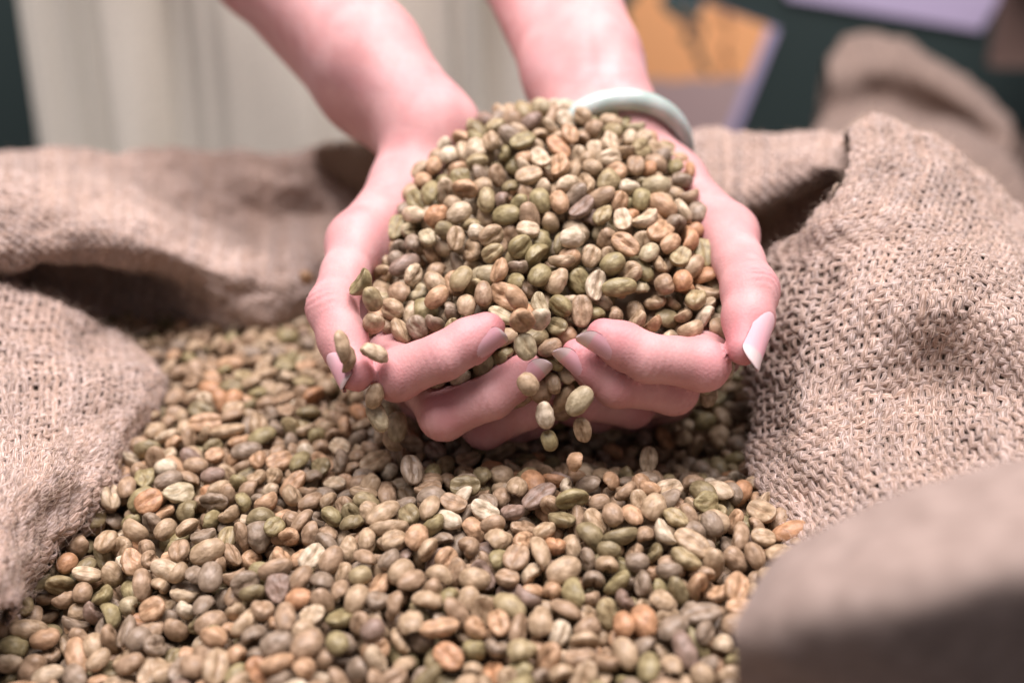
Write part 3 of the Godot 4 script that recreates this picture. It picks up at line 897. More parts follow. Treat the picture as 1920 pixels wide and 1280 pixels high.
func build_person():
	var person := thing("person", Vector3(-0.13, 0, -0.60))
	tag(person, "person in a cream dress holding out cupped hands full of coffee beans", "person")
	var v := PackedVector3Array()
	var n := PackedVector3Array()
	var idx := PackedInt32Array()
	# ---- hand on the left of the picture
	var back := Vector3(0, -0.35, 0.94)
	bones = []
	var wr := Vector3(-0.0346, 0.7189, -0.1186)
	finger(Vector3(-0.0512, 0.6618, -0.0356), Vector3(-0.0404, 0.6713, 0.0089), Vector3(-0.0237, 0.6799, 0.0113), Vector3(-0.0089, 0.6875, 0.0074), [9.5, 8.5, 9.0, 7.8, 8.0, 7.7, 7.0], 1, Vector3(0.4, 0.4, -0.5))
	finger(Vector3(-0.0425, 0.6501, -0.0353), Vector3(-0.0247, 0.6535, 0.0067), Vector3(-0.0073, 0.6614, 0.0072), Vector3(0.0053, 0.6702, 0.0027), [9.5, 8.5, 8.9, 7.7, 7.8, 7.2, 6.2], 2, Vector3(0.4, 0.4, -0.5))
	finger(Vector3(-0.033, 0.6332, -0.0435), Vector3(-0.0102, 0.6382, -0.0101), Vector3(0.005, 0.6491, -0.0045), Vector3(0.0148, 0.661, -0.006), [9.0, 8.4, 8.2, 7.5, 7.2, 6.7, 5.8], 3, Vector3(0.4, 0.4, -0.5))
	finger(Vector3(-0.0229, 0.6181, -0.056), Vector3(-0.0043, 0.6237, -0.0297), Vector3(0.0085, 0.6317, -0.0248), Vector3(0.0185, 0.6409, -0.025), [8.4, 7.6, 7.2, 6.6, 6.2, 5.8, 5.2], 4, Vector3(0.4, 0.4, -0.5))
	var imcp := Vector3(-0.0512, 0.6618, -0.0356)
	var mmcp := Vector3(-0.0425, 0.6501, -0.0353)
	var rmcp := Vector3(-0.033, 0.6332, -0.0435)
	var pmcp := Vector3(-0.0229, 0.6181, -0.056)
	bone(wr, imcp, 16, 11.0, 0)
	bone(wr, mmcp, 16, 11.0, 0)
	bone(wr, rmcp, 16, 10.5, 0)
	bone(wr, pmcp, 15, 10, 0)
	bone(imcp, mmcp, 9.5, 9.5, 0)
	bone(mmcp, rmcp, 9.5, 9, 0)
	bone(rmcp, pmcp, 9, 8.5, 0)
	# thumb
	var tc := Vector3(-0.0438, 0.7054, -0.0983)
	var tm := Vector3(-0.061, 0.6972, -0.0514)
	var ti := Vector3(-0.0651, 0.6884, -0.0099)
	var tt := Vector3(-0.0544, 0.6751, 0.0148)
	bone(wr, tc, 17, 14.0, 0)
	bone(tc, tm, 14.0, 10.8, 0)
	bone(tm + Vector3(0, -0.004, -0.010), imcp, 8.0, 8.0, 0)
	bone(tc.lerp(tm, 0.6) + Vector3(0, -0.006, -0.008), imcp, 8, 8, 0)
	bone(tm, tm.lerp(ti, 0.5), 10.8, 8.6, 5)
	bone(tm.lerp(ti, 0.5), ti, 8.6, 8.9, 5)
	bone(ti, ti.lerp(tt, 0.5), 8.9, 8.4, 5)
	bone(ti.lerp(tt, 0.5), tt, 8.4, 6.6, 5)
	flush_at.append([tt, 0.014, 0.8])
	flush_at.append([ti, 0.012, 0.5])
	flush_at.append([tm, 0.016, 0.35])
	# forearm: two bones side by side
	var el := Vector3(-0.2914, 0.9051, -0.42)
	var ax := (el - wr).normalized()
	var off := ax.cross(Vector3(1, 0, 0)).normalized() * 0.0085
	arm(wr, el, off, 18.0, 22.0, 30.0)
	var hand_lo := Vector3(1e9, 1e9, 1e9)
	var hand_hi := -hand_lo
	for b in bones.slice(0, bones.size() - 8):
		hand_lo = hand_lo.min(b[0] - Vector3.ONE * 0.032).min(b[1] - Vector3.ONE * 0.032)
		hand_hi = hand_hi.max(b[0] + Vector3.ONE * 0.032).max(b[1] + Vector3.ONE * 0.032)
	var right_bones := bones
	for b in bones:
		if b[0].distance_to(el) > 0.08: continue
	mesh_bones(bones, hand_lo, hand_hi, 0.00135, 0.010, 0.0035, v, n, idx)
	var shoulder := Vector3(-0.36, 1.07, -0.54)
	bone(el, shoulder, 36, 46, 0)
	mesh_arm(bones, hand_lo, hand_hi, v, n, idx)
	# ---- hand on the right
	bones = []
	wr = Vector3(0.0421, 0.7203, -0.1193)
	imcp = Vector3(0.079, 0.6618, -0.0356)
	mmcp = Vector3(0.0726, 0.6511, -0.038)
	rmcp = Vector3(0.0641, 0.6341, -0.0462)
	pmcp = Vector3(0.0527, 0.6191, -0.0565)
	finger(imcp, Vector3(0.0669, 0.6754, 0.0091), Vector3(0.0471, 0.6802, 0.0134), Vector3(0.0316, 0.6875, 0.0108), [9.5, 8.5, 9.1, 7.9, 8.1, 7.6, 6.3], 1, Vector3(-0.4, 0.4, -0.5))
	finger(mmcp, Vector3(0.0584, 0.6613, 0.0017), Vector3(0.0376, 0.6661, 0.0071), Vector3(0.0231, 0.6762, 0.003), [9.5, 8.5, 9.0, 7.7, 7.8, 7.2, 5.9], 2, Vector3(-0.4, 0.4, -0.5))
	finger(rmcp, Vector3(0.0459, 0.6451, -0.0136), Vector3(0.0291, 0.65, -0.0094), Vector3(0.0181, 0.6553, -0.0121), [9.0, 8.3, 8.0, 7.4, 7.0, 6.5, 5.6], 3, Vector3(-0.4, 0.4, -0.5))
	finger(pmcp, Vector3(0.0342, 0.6325, -0.0297), Vector3(0.0233, 0.6364, -0.0272), Vector3(0.0159, 0.6411, -0.0296), [8.4, 7.6, 7.2, 6.6, 6.2, 5.8, 5.2], 4, Vector3(-0.4, 0.4, -0.5))
	bone(wr, imcp, 16, 11.0, 0)
	bone(wr, mmcp, 16, 11.0, 0)
	bone(wr, rmcp, 16, 10.5, 0)
	bone(wr, pmcp, 15, 10, 0)
	bone(imcp, mmcp, 9.5, 9.5, 0)
	bone(mmcp, rmcp, 9.5, 9, 0)
	bone(rmcp, pmcp, 9, 8.5, 0)
	tc = Vector3(0.0673, 0.7054, -0.0983)
	tm = Vector3(0.0846, 0.7, -0.0528)
	ti = Vector3(0.0856, 0.6948, -0.0109)
	tt = Vector3(0.0802, 0.6839, 0.0126)
	bone(wr, tc, 17, 14.0, 0)
	bone(tc, tm, 14.0, 10.8, 0)
	bone(tm + Vector3(0, -0.004, -0.010), imcp, 8.0, 8.0, 0)
	bone(tc.lerp(tm, 0.6) + Vector3(0, -0.006, -0.008), imcp, 8, 8, 0)
	bone(tm, tm.lerp(ti, 0.5), 10.8, 9.2, 5)
	bone(tm.lerp(ti, 0.5), ti, 9.2, 10.0, 5)
	bone(ti, ti.lerp(tt, 0.5), 10.0, 8.6, 5)
	bone(ti.lerp(tt, 0.5), tt, 8.6, 6.2, 5)
	flush_at.append([tt, 0.014, 0.8])
	flush_at.append([ti, 0.012, 0.5])
	flush_at.append([tm, 0.016, 0.35])
	var el2 := Vector3(-0.0398, 0.9043, -0.4083)
	ax = (el2 - wr).normalized()
	off = ax.cross(Vector3(0, 0, 1)).normalized() * 0.0085
	arm(wr, el2, off, 16.5, 16.0, 29.0)
	var lo2 := Vector3(1e9, 1e9, 1e9)
	var hi2 := -lo2
	for b in bones.slice(0, bones.size() - 8):
		lo2 = lo2.min(b[0] - Vector3.ONE * 0.032).min(b[1] - Vector3.ONE * 0.032)
		hi2 = hi2.max(b[0] + Vector3.ONE * 0.032).max(b[1] + Vector3.ONE * 0.032)
	var left_bones := bones
	mesh_bones(bones, lo2, hi2, 0.00135, 0.010, 0.0035, v, n, idx)
	var shoulder2 := Vector3(0.02, 1.08, -0.54)
	bone(el2, shoulder2, 36, 46, 0)
	mesh_arm(bones, lo2, hi2, v, n, idx)
	# shoulders and trunk, under the dress
	bones = []
	bone(shoulder, shoulder2, 60, 60, 0)
	bone(Vector3(-0.175, 1.05, -0.58), Vector3(-0.175, 0.60, -0.60), 95, 85, 0)
	bone(Vector3(-0.175, 1.05, -0.57), Vector3(-0.175, 1.22, -0.55), 55, 48, 0)
	mesh_bones(bones, Vector3(-0.5, 0.48, -0.78), Vector3(0.18, 1.3, -0.4), 0.012, 0.05, 0.01, v, n, idx)
	hand_bones = right_bones + left_bones
	# nails
	nail(person, Vector3(-0.0089, 0.6875, 0.0074), Vector3(-0.0089, 0.6875, 0.0074) - Vector3(-0.0237, 0.6799, 0.0113), Vector3(0.40, -0.30, 0.86), 0.0070, 0.0104, 0.0130, 0.0012, 0.15, 0.0079)
	nail(person, Vector3(0.0053, 0.6702, 0.0027), Vector3(0.0053, 0.6702, 0.0027) - Vector3(-0.0073, 0.6614, 0.0072), Vector3(0.55, -0.15, 0.82), 0.0062, 0.0104, 0.0128, 0.0044, 0.12, 0.0074)
	nail(person, Vector3(0.0148, 0.661, -0.006), Vector3(0.0148, 0.661, -0.006) - Vector3(0.005, 0.6491, -0.0045), Vector3(0.40, 0.05, 0.92), 0.0058, 0.0092, 0.0108, 0.0036, 0.2, 0.0068)
	nail(person, Vector3(-0.0544, 0.6751, 0.0148), Vector3(-0.0544, 0.6751, 0.0148) - Vector3(-0.0651, 0.6884, -0.0099), Vector3(-0.85, 0.1, 0.45), 0.0066, 0.0112, 0.0130, 0.0016, 0.2, 0.0082)
	nail(person, Vector3(0.0316, 0.6875, 0.0108), Vector3(0.0316, 0.6875, 0.0108) - Vector3(0.0471, 0.6802, 0.0134), Vector3(-0.45, -0.40, 0.80), 0.0064, 0.0102, 0.0150, 0.0048, 0.12, 0.0078)
	nail(person, Vector3(0.0231, 0.6762, 0.003), Vector3(0.0231, 0.6762, 0.003) - Vector3(0.0376, 0.6661, 0.0071), Vector3(-0.50, -0.36, 0.78), 0.0059, 0.0098, 0.0145, 0.0042, 0.12, 0.0074)
	nail(person, Vector3(0.0802, 0.6839, 0.0126), Vector3(0.0791, 0.6839, 0.0126) - Vector3(0.0862, 0.6948, -0.0109), Vector3(0.56, 0.12, 0.82), 0.0065, 0.0116, 0.0180, 0.0062, 0.10, 0.0090)
	for b in nail_beds:
		for i in v.size():
			var o: Vector3 = v[i] - b[0]
			if o.length_squared() > 0.0006 or n[i].dot(b[3]) < 0.1: continue
			var x := absf(o.dot(b[2]))
			var y := o.dot(b[1])
			var half: float = b[4] * 0.5
			var d := half - x
			if y < half: d = half - sqrt(x * x + (half - y) * (half - y))
			if d > 0.0: v[i] -= n[i] * minf(d / 0.0012, 1.0) * 0.0005
			elif d > -0.0022 and y < b[5]: v[i] += n[i] * 0.00042 * sin(PI * -d / 0.0022)
	# skin colour: pinker at the finger ends and knuckles
	crease_at.append([Vector3(0.0856, 0.6948, -0.0109), (Vector3(0.0802, 0.6839, 0.0126) - Vector3(0.0846, 0.7, -0.0528)).normalized(), Vector3(0.75, 0.3, 0.6), 0.00030])
	crease_at.append([Vector3(-0.0651, 0.6884, -0.0099), (Vector3(-0.0544, 0.6751, 0.0148) - Vector3(-0.061, 0.6972, -0.0514)).normalized(), Vector3(-0.75, 0.3, 0.6), 0.00026])
	var crease_tint := PackedFloat32Array()
	crease_tint.resize(v.size())
	for c in crease_at:
		for i in v.size():
			var o: Vector3 = v[i] - c[0]
			if o.length_squared() < 0.00036:
				var s: float = o.dot(c[1])
				var face: float = smoothstep(0.0, 0.7, n[i].dot(c[2]))
				var wob := 0.0009 * sin(o.dot(c[1].cross(c[2])) * 420.0)
				var e: float = 1.5 * c[3] * face * exp(-pow(s / 0.0056, 2.0))
				crease_tint[i] = maxf(crease_tint[i], 1400.0 * e * (0.5 + 0.5 * cos((s + wob) * TAU / 0.0029)))
				v[i] -= n[i] * e * (0.5 + 0.5 * cos((s + wob) * TAU / 0.0029))
				n[i] = (n[i] - c[1] * e * 0.5 * sin((s + wob) * TAU / 0.0029) * TAU / 0.0029).normalized()
	var col := PackedColorArray()
	var blotch := noise(77, 60.0, 2)
	for vi in v.size():
		var q := v[vi]
		var f := crease_tint[vi]
		for s in flush_at:
			var d: float = q.distance_to(s[0]) / s[1]
			if d < 1.6: f = maxf(f, s[2] * exp(-d * d * 1.3))
		f += 0.30 * blotch.get_noise_3dv(q)
		col.append(Color(0.60, 0.345, 0.33).lerp(Color(0.58, 0.23, 0.247), clampf(f, 0, 1)))
	cover_points.append_array(v)
	put("body", array_mesh(v, n, idx, PackedVector2Array(), col), skin_mat, person)
	# dress
	build_dress(person)
	# bangle
	var ring_c := Vector3(0.0445, 0.7101, -0.1141)
	var axis := (Vector3(0.023, 0.7613, -0.221) - Vector3(0.0374, 0.7287, -0.1236)).normalized()
	var e1 := axis.cross(Vector3(1, 0, 0)).normalized()
	var e2 := axis.cross(e1).normalized()
	var bv := PackedVector3Array()
	var bn := PackedVector3Array()
	var bi := PackedInt32Array()
	for i in 72:
		var a := TAU * i / 72
		var o := e1 * cos(a) + e2 * sin(a)
		for j in 20:
			var b := TAU * j / 20
			bn.append((o * cos(b) + axis * sin(b)).normalized())
			bv.append(o * (0.0320 + 0.0042 * cos(b)) + axis * 0.0056 * sin(b))
			var i2 := (i + 1) % 72
			var j2 := (j + 1) % 20
			bi.append_array([i * 20 + j, i * 20 + j2, i2 * 20 + j, i * 20 + j2, i2 * 20 + j2, i2 * 20 + j])
	var bangle := put("bangle", array_mesh(bv, bn, bi), jade_mat)
	bangle.position = ring_c
	tag(bangle, "pale grey green jade bangle on the wrist behind the bean heap", "bangle")

var hand_bones: Array = []

func arm(wr: Vector3, el: Vector3, off: Vector3, r_wrist: float, r_low: float, r_high: float):
	var ax := el - wr
	for s in [-1.0, 1.0]:
		var a: Vector3 = wr + off * s
		var b: Vector3 = wr + ax * 0.12 + off * s
		var c: Vector3 = wr + ax * 0.36 + off * s * 1.3
		var d: Vector3 = wr + ax * 0.72 + off * s * 1.5
		var e: Vector3 = el + off * s
		bone(a, b, r_wrist, r_low + 2.0, 0)
		bone(b, c, r_low + 2.0, (r_low + r_high) * 0.5, 0)
		bone(c, d, (r_low + r_high) * 0.5, r_high, 0)
		bone(d, e, r_high, r_high, 0)

func mesh_arm(list: Array, hlo: Vector3, hhi: Vector3, v: PackedVector3Array, n: PackedVector3Array, idx: PackedInt32Array):
	# the arm on a coarser grid; faces that the hand's grid already holds are left out
	var lo := Vector3(1e9, 1e9, 1e9)
	var hi := -lo
	var own := []
	for b in list:
		if b[4] == 0:
			own.append(b)
			lo = lo.min(b[0] - Vector3.ONE * 0.06).min(b[1] - Vector3.ONE * 0.06)
			hi = hi.max(b[0] + Vector3.ONE * 0.06).max(b[1] + Vector3.ONE * 0.06)
	hi.z = minf(hi.z, hlo.z + 0.07)
	var v2 := PackedVector3Array()
	var n2 := PackedVector3Array()
	var i2 := PackedInt32Array()
	mesh_bones(own, lo, hi, 0.004, 0.010, 0.0035, v2, n2, i2)
	var at := v.size()
	v.append_array(v2)
	n.append_array(n2)
	var inlo := hlo + Vector3.ONE * 0.010
	var inhi := hhi - Vector3.ONE * 0.010
	for t in range(0, i2.size(), 3):
		var c := (v2[i2[t]] + v2[i2[t + 1]] + v2[i2[t + 2]]) / 3.0
		if c.x > inlo.x and c.y > inlo.y and c.z > inlo.z and c.x < inhi.x and c.y < inhi.y and c.z < inhi.z: continue
		idx.append_array([at + i2[t], at + i2[t + 1], at + i2[t + 2]])

func build_dress(person: Node3D):
	var v := PackedVector3Array()
	var idx := PackedInt32Array()
	var seg := 260
	var rows := 40
	var nz := noise(66, 2.2, 2)
	for i in rows + 1:
		var f := float(i) / rows
		var y := lerpf(0.06, 1.12, f)
		for k in seg:
			var a := TAU * k / seg
			var wide := lerpf(0.245, 0.205, smoothstep(0.2, 0.75, y)) if y < 0.85 else lerpf(0.205, 0.17, smoothstep(0.85, 1.12, y))
			var ca := cos(a)
			var sa := sin(a)
			var x := signf(ca) * pow(absf(ca), 0.75) * wide
			var z := signf(sa) * pow(absf(sa), 0.85) * wide * 0.62
			var fold := 0.0
			var amp := 1.0 - 0.7 * smoothstep(0.7, 1.05, y)
			var s := a * 13.0 + 2.2 * nz.get_noise_2d(a * 1.3, y * 0.25 + 5.0)
			fold += 0.020 * pow(0.5 + 0.5 * sin(s), 1.5)
			fold += 0.006 * sin(a * 29.0 + 3.0 * nz.get_noise_2d(a * 2.0 + 9.0, y * 0.4))
			fold += 0.010 * nz.get_noise_3d(x * 3.0, y * 0.7, z * 3.0)
			v.append(Vector3(-0.178 + x, y, -0.605 + z) + Vector3(ca, 0, sa) * fold * amp)
	for i in rows:
		for k in seg:
			var a := i * seg + k
			var b := i * seg + (k + 1) % seg
			idx.append_array([a, b, a + seg, b, b + seg, a + seg])
	put("dress", array_mesh(v, smooth_normals(v, idx), idx), dress_mat, person)

# ------------------------------------------------------------------ beans
func bean_mesh(r: RandomNumberGenerator, kind: int) -> ArrayMesh:
	# long axis x, rounded back +y, flat face with the crease -y
	var la := 0.0053 * r.randf_range(0.92, 1.08)
	var wb := 0.0039 * r.randf_range(0.93, 1.07)
	var top := 0.0031 * r.randf_range(0.92, 1.1)
	var bot := 0.0018 * r.randf_range(0.85, 1.15)
	var curve := r.randf_range(-0.05, 0.10)
	var groove := 0.0008
	var egg := r.randf_range(-0.10, 0.10)
	var lumpy := 0.00016
	match kind:
		1:  # round
			la *= 0.88; wb *= 0.98; top *= 1.1; bot = 0.0024
		2:  # kidney
			curve = 0.30; la *= 1.02; wb *= 0.88
		3:  # long
			la *= 1.18; wb *= 0.95
		4:  # wrinkled
			lumpy = 0.0004
		5:  # wide open crease
			groove = 0.0015
		6:  # peaberry
			la *= 0.86; wb *= 0.86; top *= 1.06; bot = 0.0031
		7:  # broken
			lumpy = 0.0005; egg = 0.28; la *= 0.92
	var nl := 18
	var angs := PackedFloat32Array()
	for k in 14: angs.append(lerpf(-0.56 * PI, 0.56 * PI, float(k) / 13))
	for k in range(1, 14): angs.append(lerpf(0.56 * PI, 1.44 * PI, float(k) / 14))
	var na := angs.size()
	var v := PackedVector3Array()
	var col := PackedColorArray()
	var idx := PackedInt32Array()
	var nz := noise(r.randi() % 9999, 260.0, 2)
	var sx := r.randf_range(-1.0, 1.0)
	var ph := r.randf() * TAU
	for i in nl + 1:
		var f := -cos(PI * i / nl)
		var rr := sqrt(maxf(1.0 - f * f, 0.0))
		rr = pow(rr, 0.80)
		for k in na:
			var a := angs[k]
			var sa := sin(a)
			var ca := cos(a)
			var z := sa * wb * rr * (1.0 + egg * f)
			var y: float
			if ca >= 0.0: y = ca * top * rr
			else: y = -pow(-ca, 0.55) * bot * rr
			var x := f * la
			var c := Color(1, 1, 1)
			if ca < 0.0:
				var line := 0.00055 * sx * sin(f * 2.4 + ph * 0.2) + 0.0002 * sin(f * 7.0 + ph)
				var g := exp(-pow((z - line) / 0.00041, 2.0)) * clampf(1.15 - absf(f) * 1.1, 0.0, 1.0)
				var g2 := exp(-pow((z - line) / 0.0015, 2.0))
				y += groove * g + 0.0003 * g2
				c = c.lerp(Color(0.50, 0.39, 0.29), clampf(g, 0, 0.8))
				c = c.lerp(Color(1.14, 1.10, 1.02), clampf((g2 - g) * 0.3, 0, 1))
			y += -curve * la * f * f
			var p := Vector3(x, y, z)
			p += Vector3(0, ca, sa) * lumpy * nz.get_noise_3dv(p * 1.0) * 2.0 * rr
			v.append(p)
			var t := 1.0 + 0.16 * nz.get_noise_3d(p.x * 0.6 + 3.0, p.y * 0.6, p.z * 0.6)
			col.append(Color(c.r * t, c.g * t, c.b * t))
	for i in nl:
		for k in na:
			var a := i * na + k
			var b := i * na + (k + 1) % na
			idx.append_array([a, a + na, b, b, a + na, b + na])
	return array_mesh(v, smooth_normals(v, idx), idx, PackedVector2Array(), col)

var pile_grid := PackedFloat32Array()
const PX0 := -0.22
const PZ0 := -0.20
const PCELL := 0.004
const PW := 100
const PH := 92

func pile_height(x: float, z: float) -> float:
	var i := clampf((x - PX0) / PCELL, 0.0, PW - 1.01)
	var j := clampf((z - PZ0) / PCELL, 0.0, PH - 1.01)
	var a := int(i)
	var b := int(j)
	var k := b * PW + a
	var fx := i - a
	var fz := j - b
	return lerpf(lerpf(pile_grid[k], pile_grid[k + 1], fx), lerpf(pile_grid[k + PW], pile_grid[k + PW + 1], fx), fz)

func make_pile_grid():
	var nz := noise(101, 14.0, 3)
	for j in PH:
		for i in PW:
			var x := PX0 + i * PCELL
			var z := PZ0 + j * PCELL
			var y := PILE_Y
			y += 0.011 * exp(-pow((x - 0.035) / 0.075, 2.0) - pow((z - 0.034) / 0.024, 2.0))
			y -= 0.016 * exp(-pow((x - 0.060) / 0.055, 2.0) - pow((z + 0.022) / 0.026, 2.0))
			y -= 0.006 * smoothstep(-0.10, -0.19, x)
			y -= 0.010 * smoothstep(0.055, 0.14, z)
			y -= 0.020 * smoothstep(-0.06, -0.15, x) * smoothstep(0.0, 0.08, z)
			y += 0.0035 * nz.get_noise_2d(x, z)
			pile_grid.append(y)

# heap surface in its own frame: n as a function of across and up-slope, and whether inside
var heap_outline := PackedVector2Array()
var heap_grid := PackedFloat32Array()
const HC := 0.0025
const HW := 64
const HX0 := -0.08

func heap_height(x: float, t: float) -> float:
	var i := clampf((x - HX0) / HC, 0.0, HW - 1.01)
	var j := clampf((t - HX0) / HC, 0.0, HW - 1.01)
	var a := int(i)
	var b := int(j)
	var k := b * HW + a
	var fx := i - a
	var fz := j - b
	return lerpf(lerpf(heap_grid[k], heap_grid[k + 1], fx), lerpf(heap_grid[k + HW], heap_grid[k + HW + 1], fx), fz)

func make_heap_grid():
	var inv := heap_basis.inverse()
	for p in HEAP_RIM:
		var q: Vector3 = inv * (p - HEAP_ORIGIN)
		heap_outline.append(Vector2(q.x, q.y))
	for j in HW:
		for i in HW:
			var p := Vector2(HX0 + i * HC, HX0 + j * HC)
			var d := 1e9
			var m := heap_outline.size()
			for k in m:
				d = minf(d, p.distance_to(Geometry2D.get_closest_point_to_segment(p, heap_outline[k], heap_outline[(k + 1) % m])))
			if not Geometry2D.is_point_in_polygon(p, heap_outline): d = -d
			heap_grid.append(-0.006 + 0.023 * (1.0 - exp(-maxf(d, 0.0) / 0.020)) + minf(d, 0.0) * 1.2)

const HEAP_RIM := [Vector3(-0.022, 0.7393, -0.1066), Vector3(-0.0057, 0.743, -0.1129), Vector3(0.0136, 0.7441, -0.1146), Vector3(0.0408, 0.7433, -0.1142), Vector3(0.0591, 0.7375, -0.1034), Vector3(0.0708, 0.7274, -0.087), Vector3(0.0822, 0.7164, -0.0702), Vector3(0.0865, 0.704, -0.0482), Vector3(0.0832, 0.6931, -0.0269),
	Vector3(0.0841, 0.685, -0.0071), Vector3(0.0752, 0.6785, 0.0053), Vector3(0.0454, 0.6792, 0.0026), Vector3(0.0302, 0.6792, 0.0026), Vector3(0.0186, 0.6753, 0.0114), Vector3(0.0037, 0.6753, 0.0114), Vector3(-0.0112, 0.6753, 0.0114), Vector3(-0.0262, 0.6761, 0.0087), Vector3(-0.0415, 0.678, 0.0044), Vector3(-0.0524, 0.685, -0.0115), Vector3(-0.052, 0.6959, -0.0305), Vector3(-0.0503, 0.7081, -0.0547), Vector3(-0.0428, 0.7202, -0.0743), Vector3(-0.0334, 0.7302, -0.0929)]

func relax(a: PackedVector3Array, b: PackedVector3Array, heap: bool, rounds: int, rad: float, link: float, shell: float, lo: Vector3, hi: Vector3, poly: PackedVector2Array):
	# each bean is two balls with a rigid link: balls push each other apart, the surface keeps them in a shell below it
	var count := a.size()
	var size := rad * 2.0
	var nx := int((hi.x - lo.x) / size) + 1
	var ny := int((hi.y - lo.y) / size) + 1
	var nz := int((hi.z - lo.z) / size) + 1
	var p := a.duplicate()
	p.append_array(b)
	var two := count * 2
	var head := PackedInt32Array()
	head.resize(nx * ny * nz)
	var nxt := PackedInt32Array()
	nxt.resize(two)
	var cells := PackedInt32Array()
	cells.resize(two)
	var caps := []
	if heap:
		var inv := heap_basis.inverse()
		for q in hand_bones:
			var q0: Vector3 = inv * (q[0] - HEAP_ORIGIN)
			var q1: Vector3 = inv * (q[1] - HEAP_ORIGIN)
			if q0.length() < 0.12 or q1.length() < 0.12:
				caps.append([q0, q1 - q0, 1.0 / maxf((q1 - q0).length_squared(), 1e-10), q[2] + rad * 0.72, q[3] - q[2]])
	for round_ in rounds:
		head.fill(-1)
		for i in two:
			var q := p[i]
			var c := clampi(int((q.x - lo.x) / size), 0, nx - 1) + nx * (clampi(int((q.y - lo.y) / size), 0, ny - 1) + ny * clampi(int((q.z - lo.z) / size), 0, nz - 1))
			cells[i] = c
			nxt[i] = head[c]
			head[c] = i
		for i in two:
			var q := p[i]
			var cx := cells[i] % nx
			var cy := (cells[i] / nx) % ny
			var cz := cells[i] / (nx * ny)
			for z in range(maxi(cz - 1, 0), mini(cz + 2, nz)):
				for y in range(maxi(cy - 1, 0), mini(cy + 2, ny)):
					for x in range(maxi(cx - 1, 0), mini(cx + 2, nx)):
						var j := head[x + nx * (y + ny * z)]
						while j > i:
							if j - i != count:
								var d := q - p[j]
								var l := d.length_squared()
								if l < size * size and l > 1e-14:
									l = sqrt(l)
									var push := d * ((size - l) / l * 0.42)
									q += push
									p[j] -= push
							j = nxt[j]
			p[i] = q
		for i in count:
			var q := p[i]
			var w := p[i + count]
			var d := w - q
			var l := maxf(d.length(), 1e-6)
			var fix := d * ((l - link) / l * 0.5)
			q += fix
			w -= fix
			for e in 2:
				var s := q if e == 0 else w
				if heap:
					for c in caps:
						var pa: Vector3 = s - c[0]
						var t := clampf(pa.dot(c[1]) * c[2], 0.0, 1.0)
						var o: Vector3 = pa - c[1] * t
						var need: float = c[3] + c[4] * t
						var ll := o.length_squared()
						if ll < need * need and ll > 1e-12:
							ll = sqrt(ll)
							s += o * ((need - ll) / ll * 0.6)
					var top := heap_height(s.x, s.y)
					if s.z > top: s.z = lerpf(s.z, top, 0.8)
					if s.z < top - shell: s.z = lerpf(s.z, top - shell, 0.5)
					if not Geometry2D.is_point_in_polygon(Vector2(s.x, s.y), heap_outline):
						s.x *= 0.985
						s.y *= 0.985
				else:
					var top := pile_height(s.x, s.z)
					if s.y > top: s.y = lerpf(s.y, top, 0.8)
					if s.y < top - shell: s.y = lerpf(s.y, top - shell, 0.5)
					s.x = clampf(s.x, lo.x + 0.004, hi.x - 0.004)
					s.z = clampf(s.z, lo.z + 0.004, hi.z - 0.004)
				if e == 0: q = s
				else: w = s
			p[i] = q
			p[i + count] = w
	for i in count:
		a[i] = p[i]
		b[i] = p[i + count]

var bean_pos: Array[Transform3D] = []
var bean_tint := PackedInt32Array()
var bean_kind := PackedInt32Array()
var bean_zone := PackedInt32Array()      # 0 pile, 1 heap, 2 falling

func pick_tint(zone: int) -> int:
	var f := rng.randf()
	for k in tint_share.size():
		f -= tint_share[k] if zone else pile_share[k]
		if f < 0.0: return k
	return 0

func add_bean(center: Vector3, axis: Vector3, zone: int, up: Vector3, flat_share: float):
	var x := axis.normalized()
	# the flat face or the rounded back tends to lie outwards
	var y := (up - x * up.dot(x)).normalized()
	if rng.randf() < flat_share: y = -y
	y = y.rotated(x, rng.randfn() * 0.75).normalized()
	var z := x.cross(y).normalized()
	var s := rng.randf_range(0.94, 1.20) * (0.95 if zone == 1 else 0.93)
	bean_pos.append(Transform3D(Basis(x, y, z).scaled_local(Vector3(s, s * rng.randf_range(0.92, 1.08), s * rng.randf_range(0.94, 1.06))), center))
	bean_tint.append(pick_tint(zone))
	var f := rng.randf()
	var k := 0
	if f < 0.20: k = 1
	elif f < 0.32: k = 2
	elif f < 0.42: k = 3
	elif f < 0.54: k = 4
	elif f < 0.68: k = 5
	elif f < 0.76: k = 6
	elif f < 0.82: k = 7
	elif f < 0.91: k = 8
	bean_kind.append(k)
	bean_zone.append(zone)

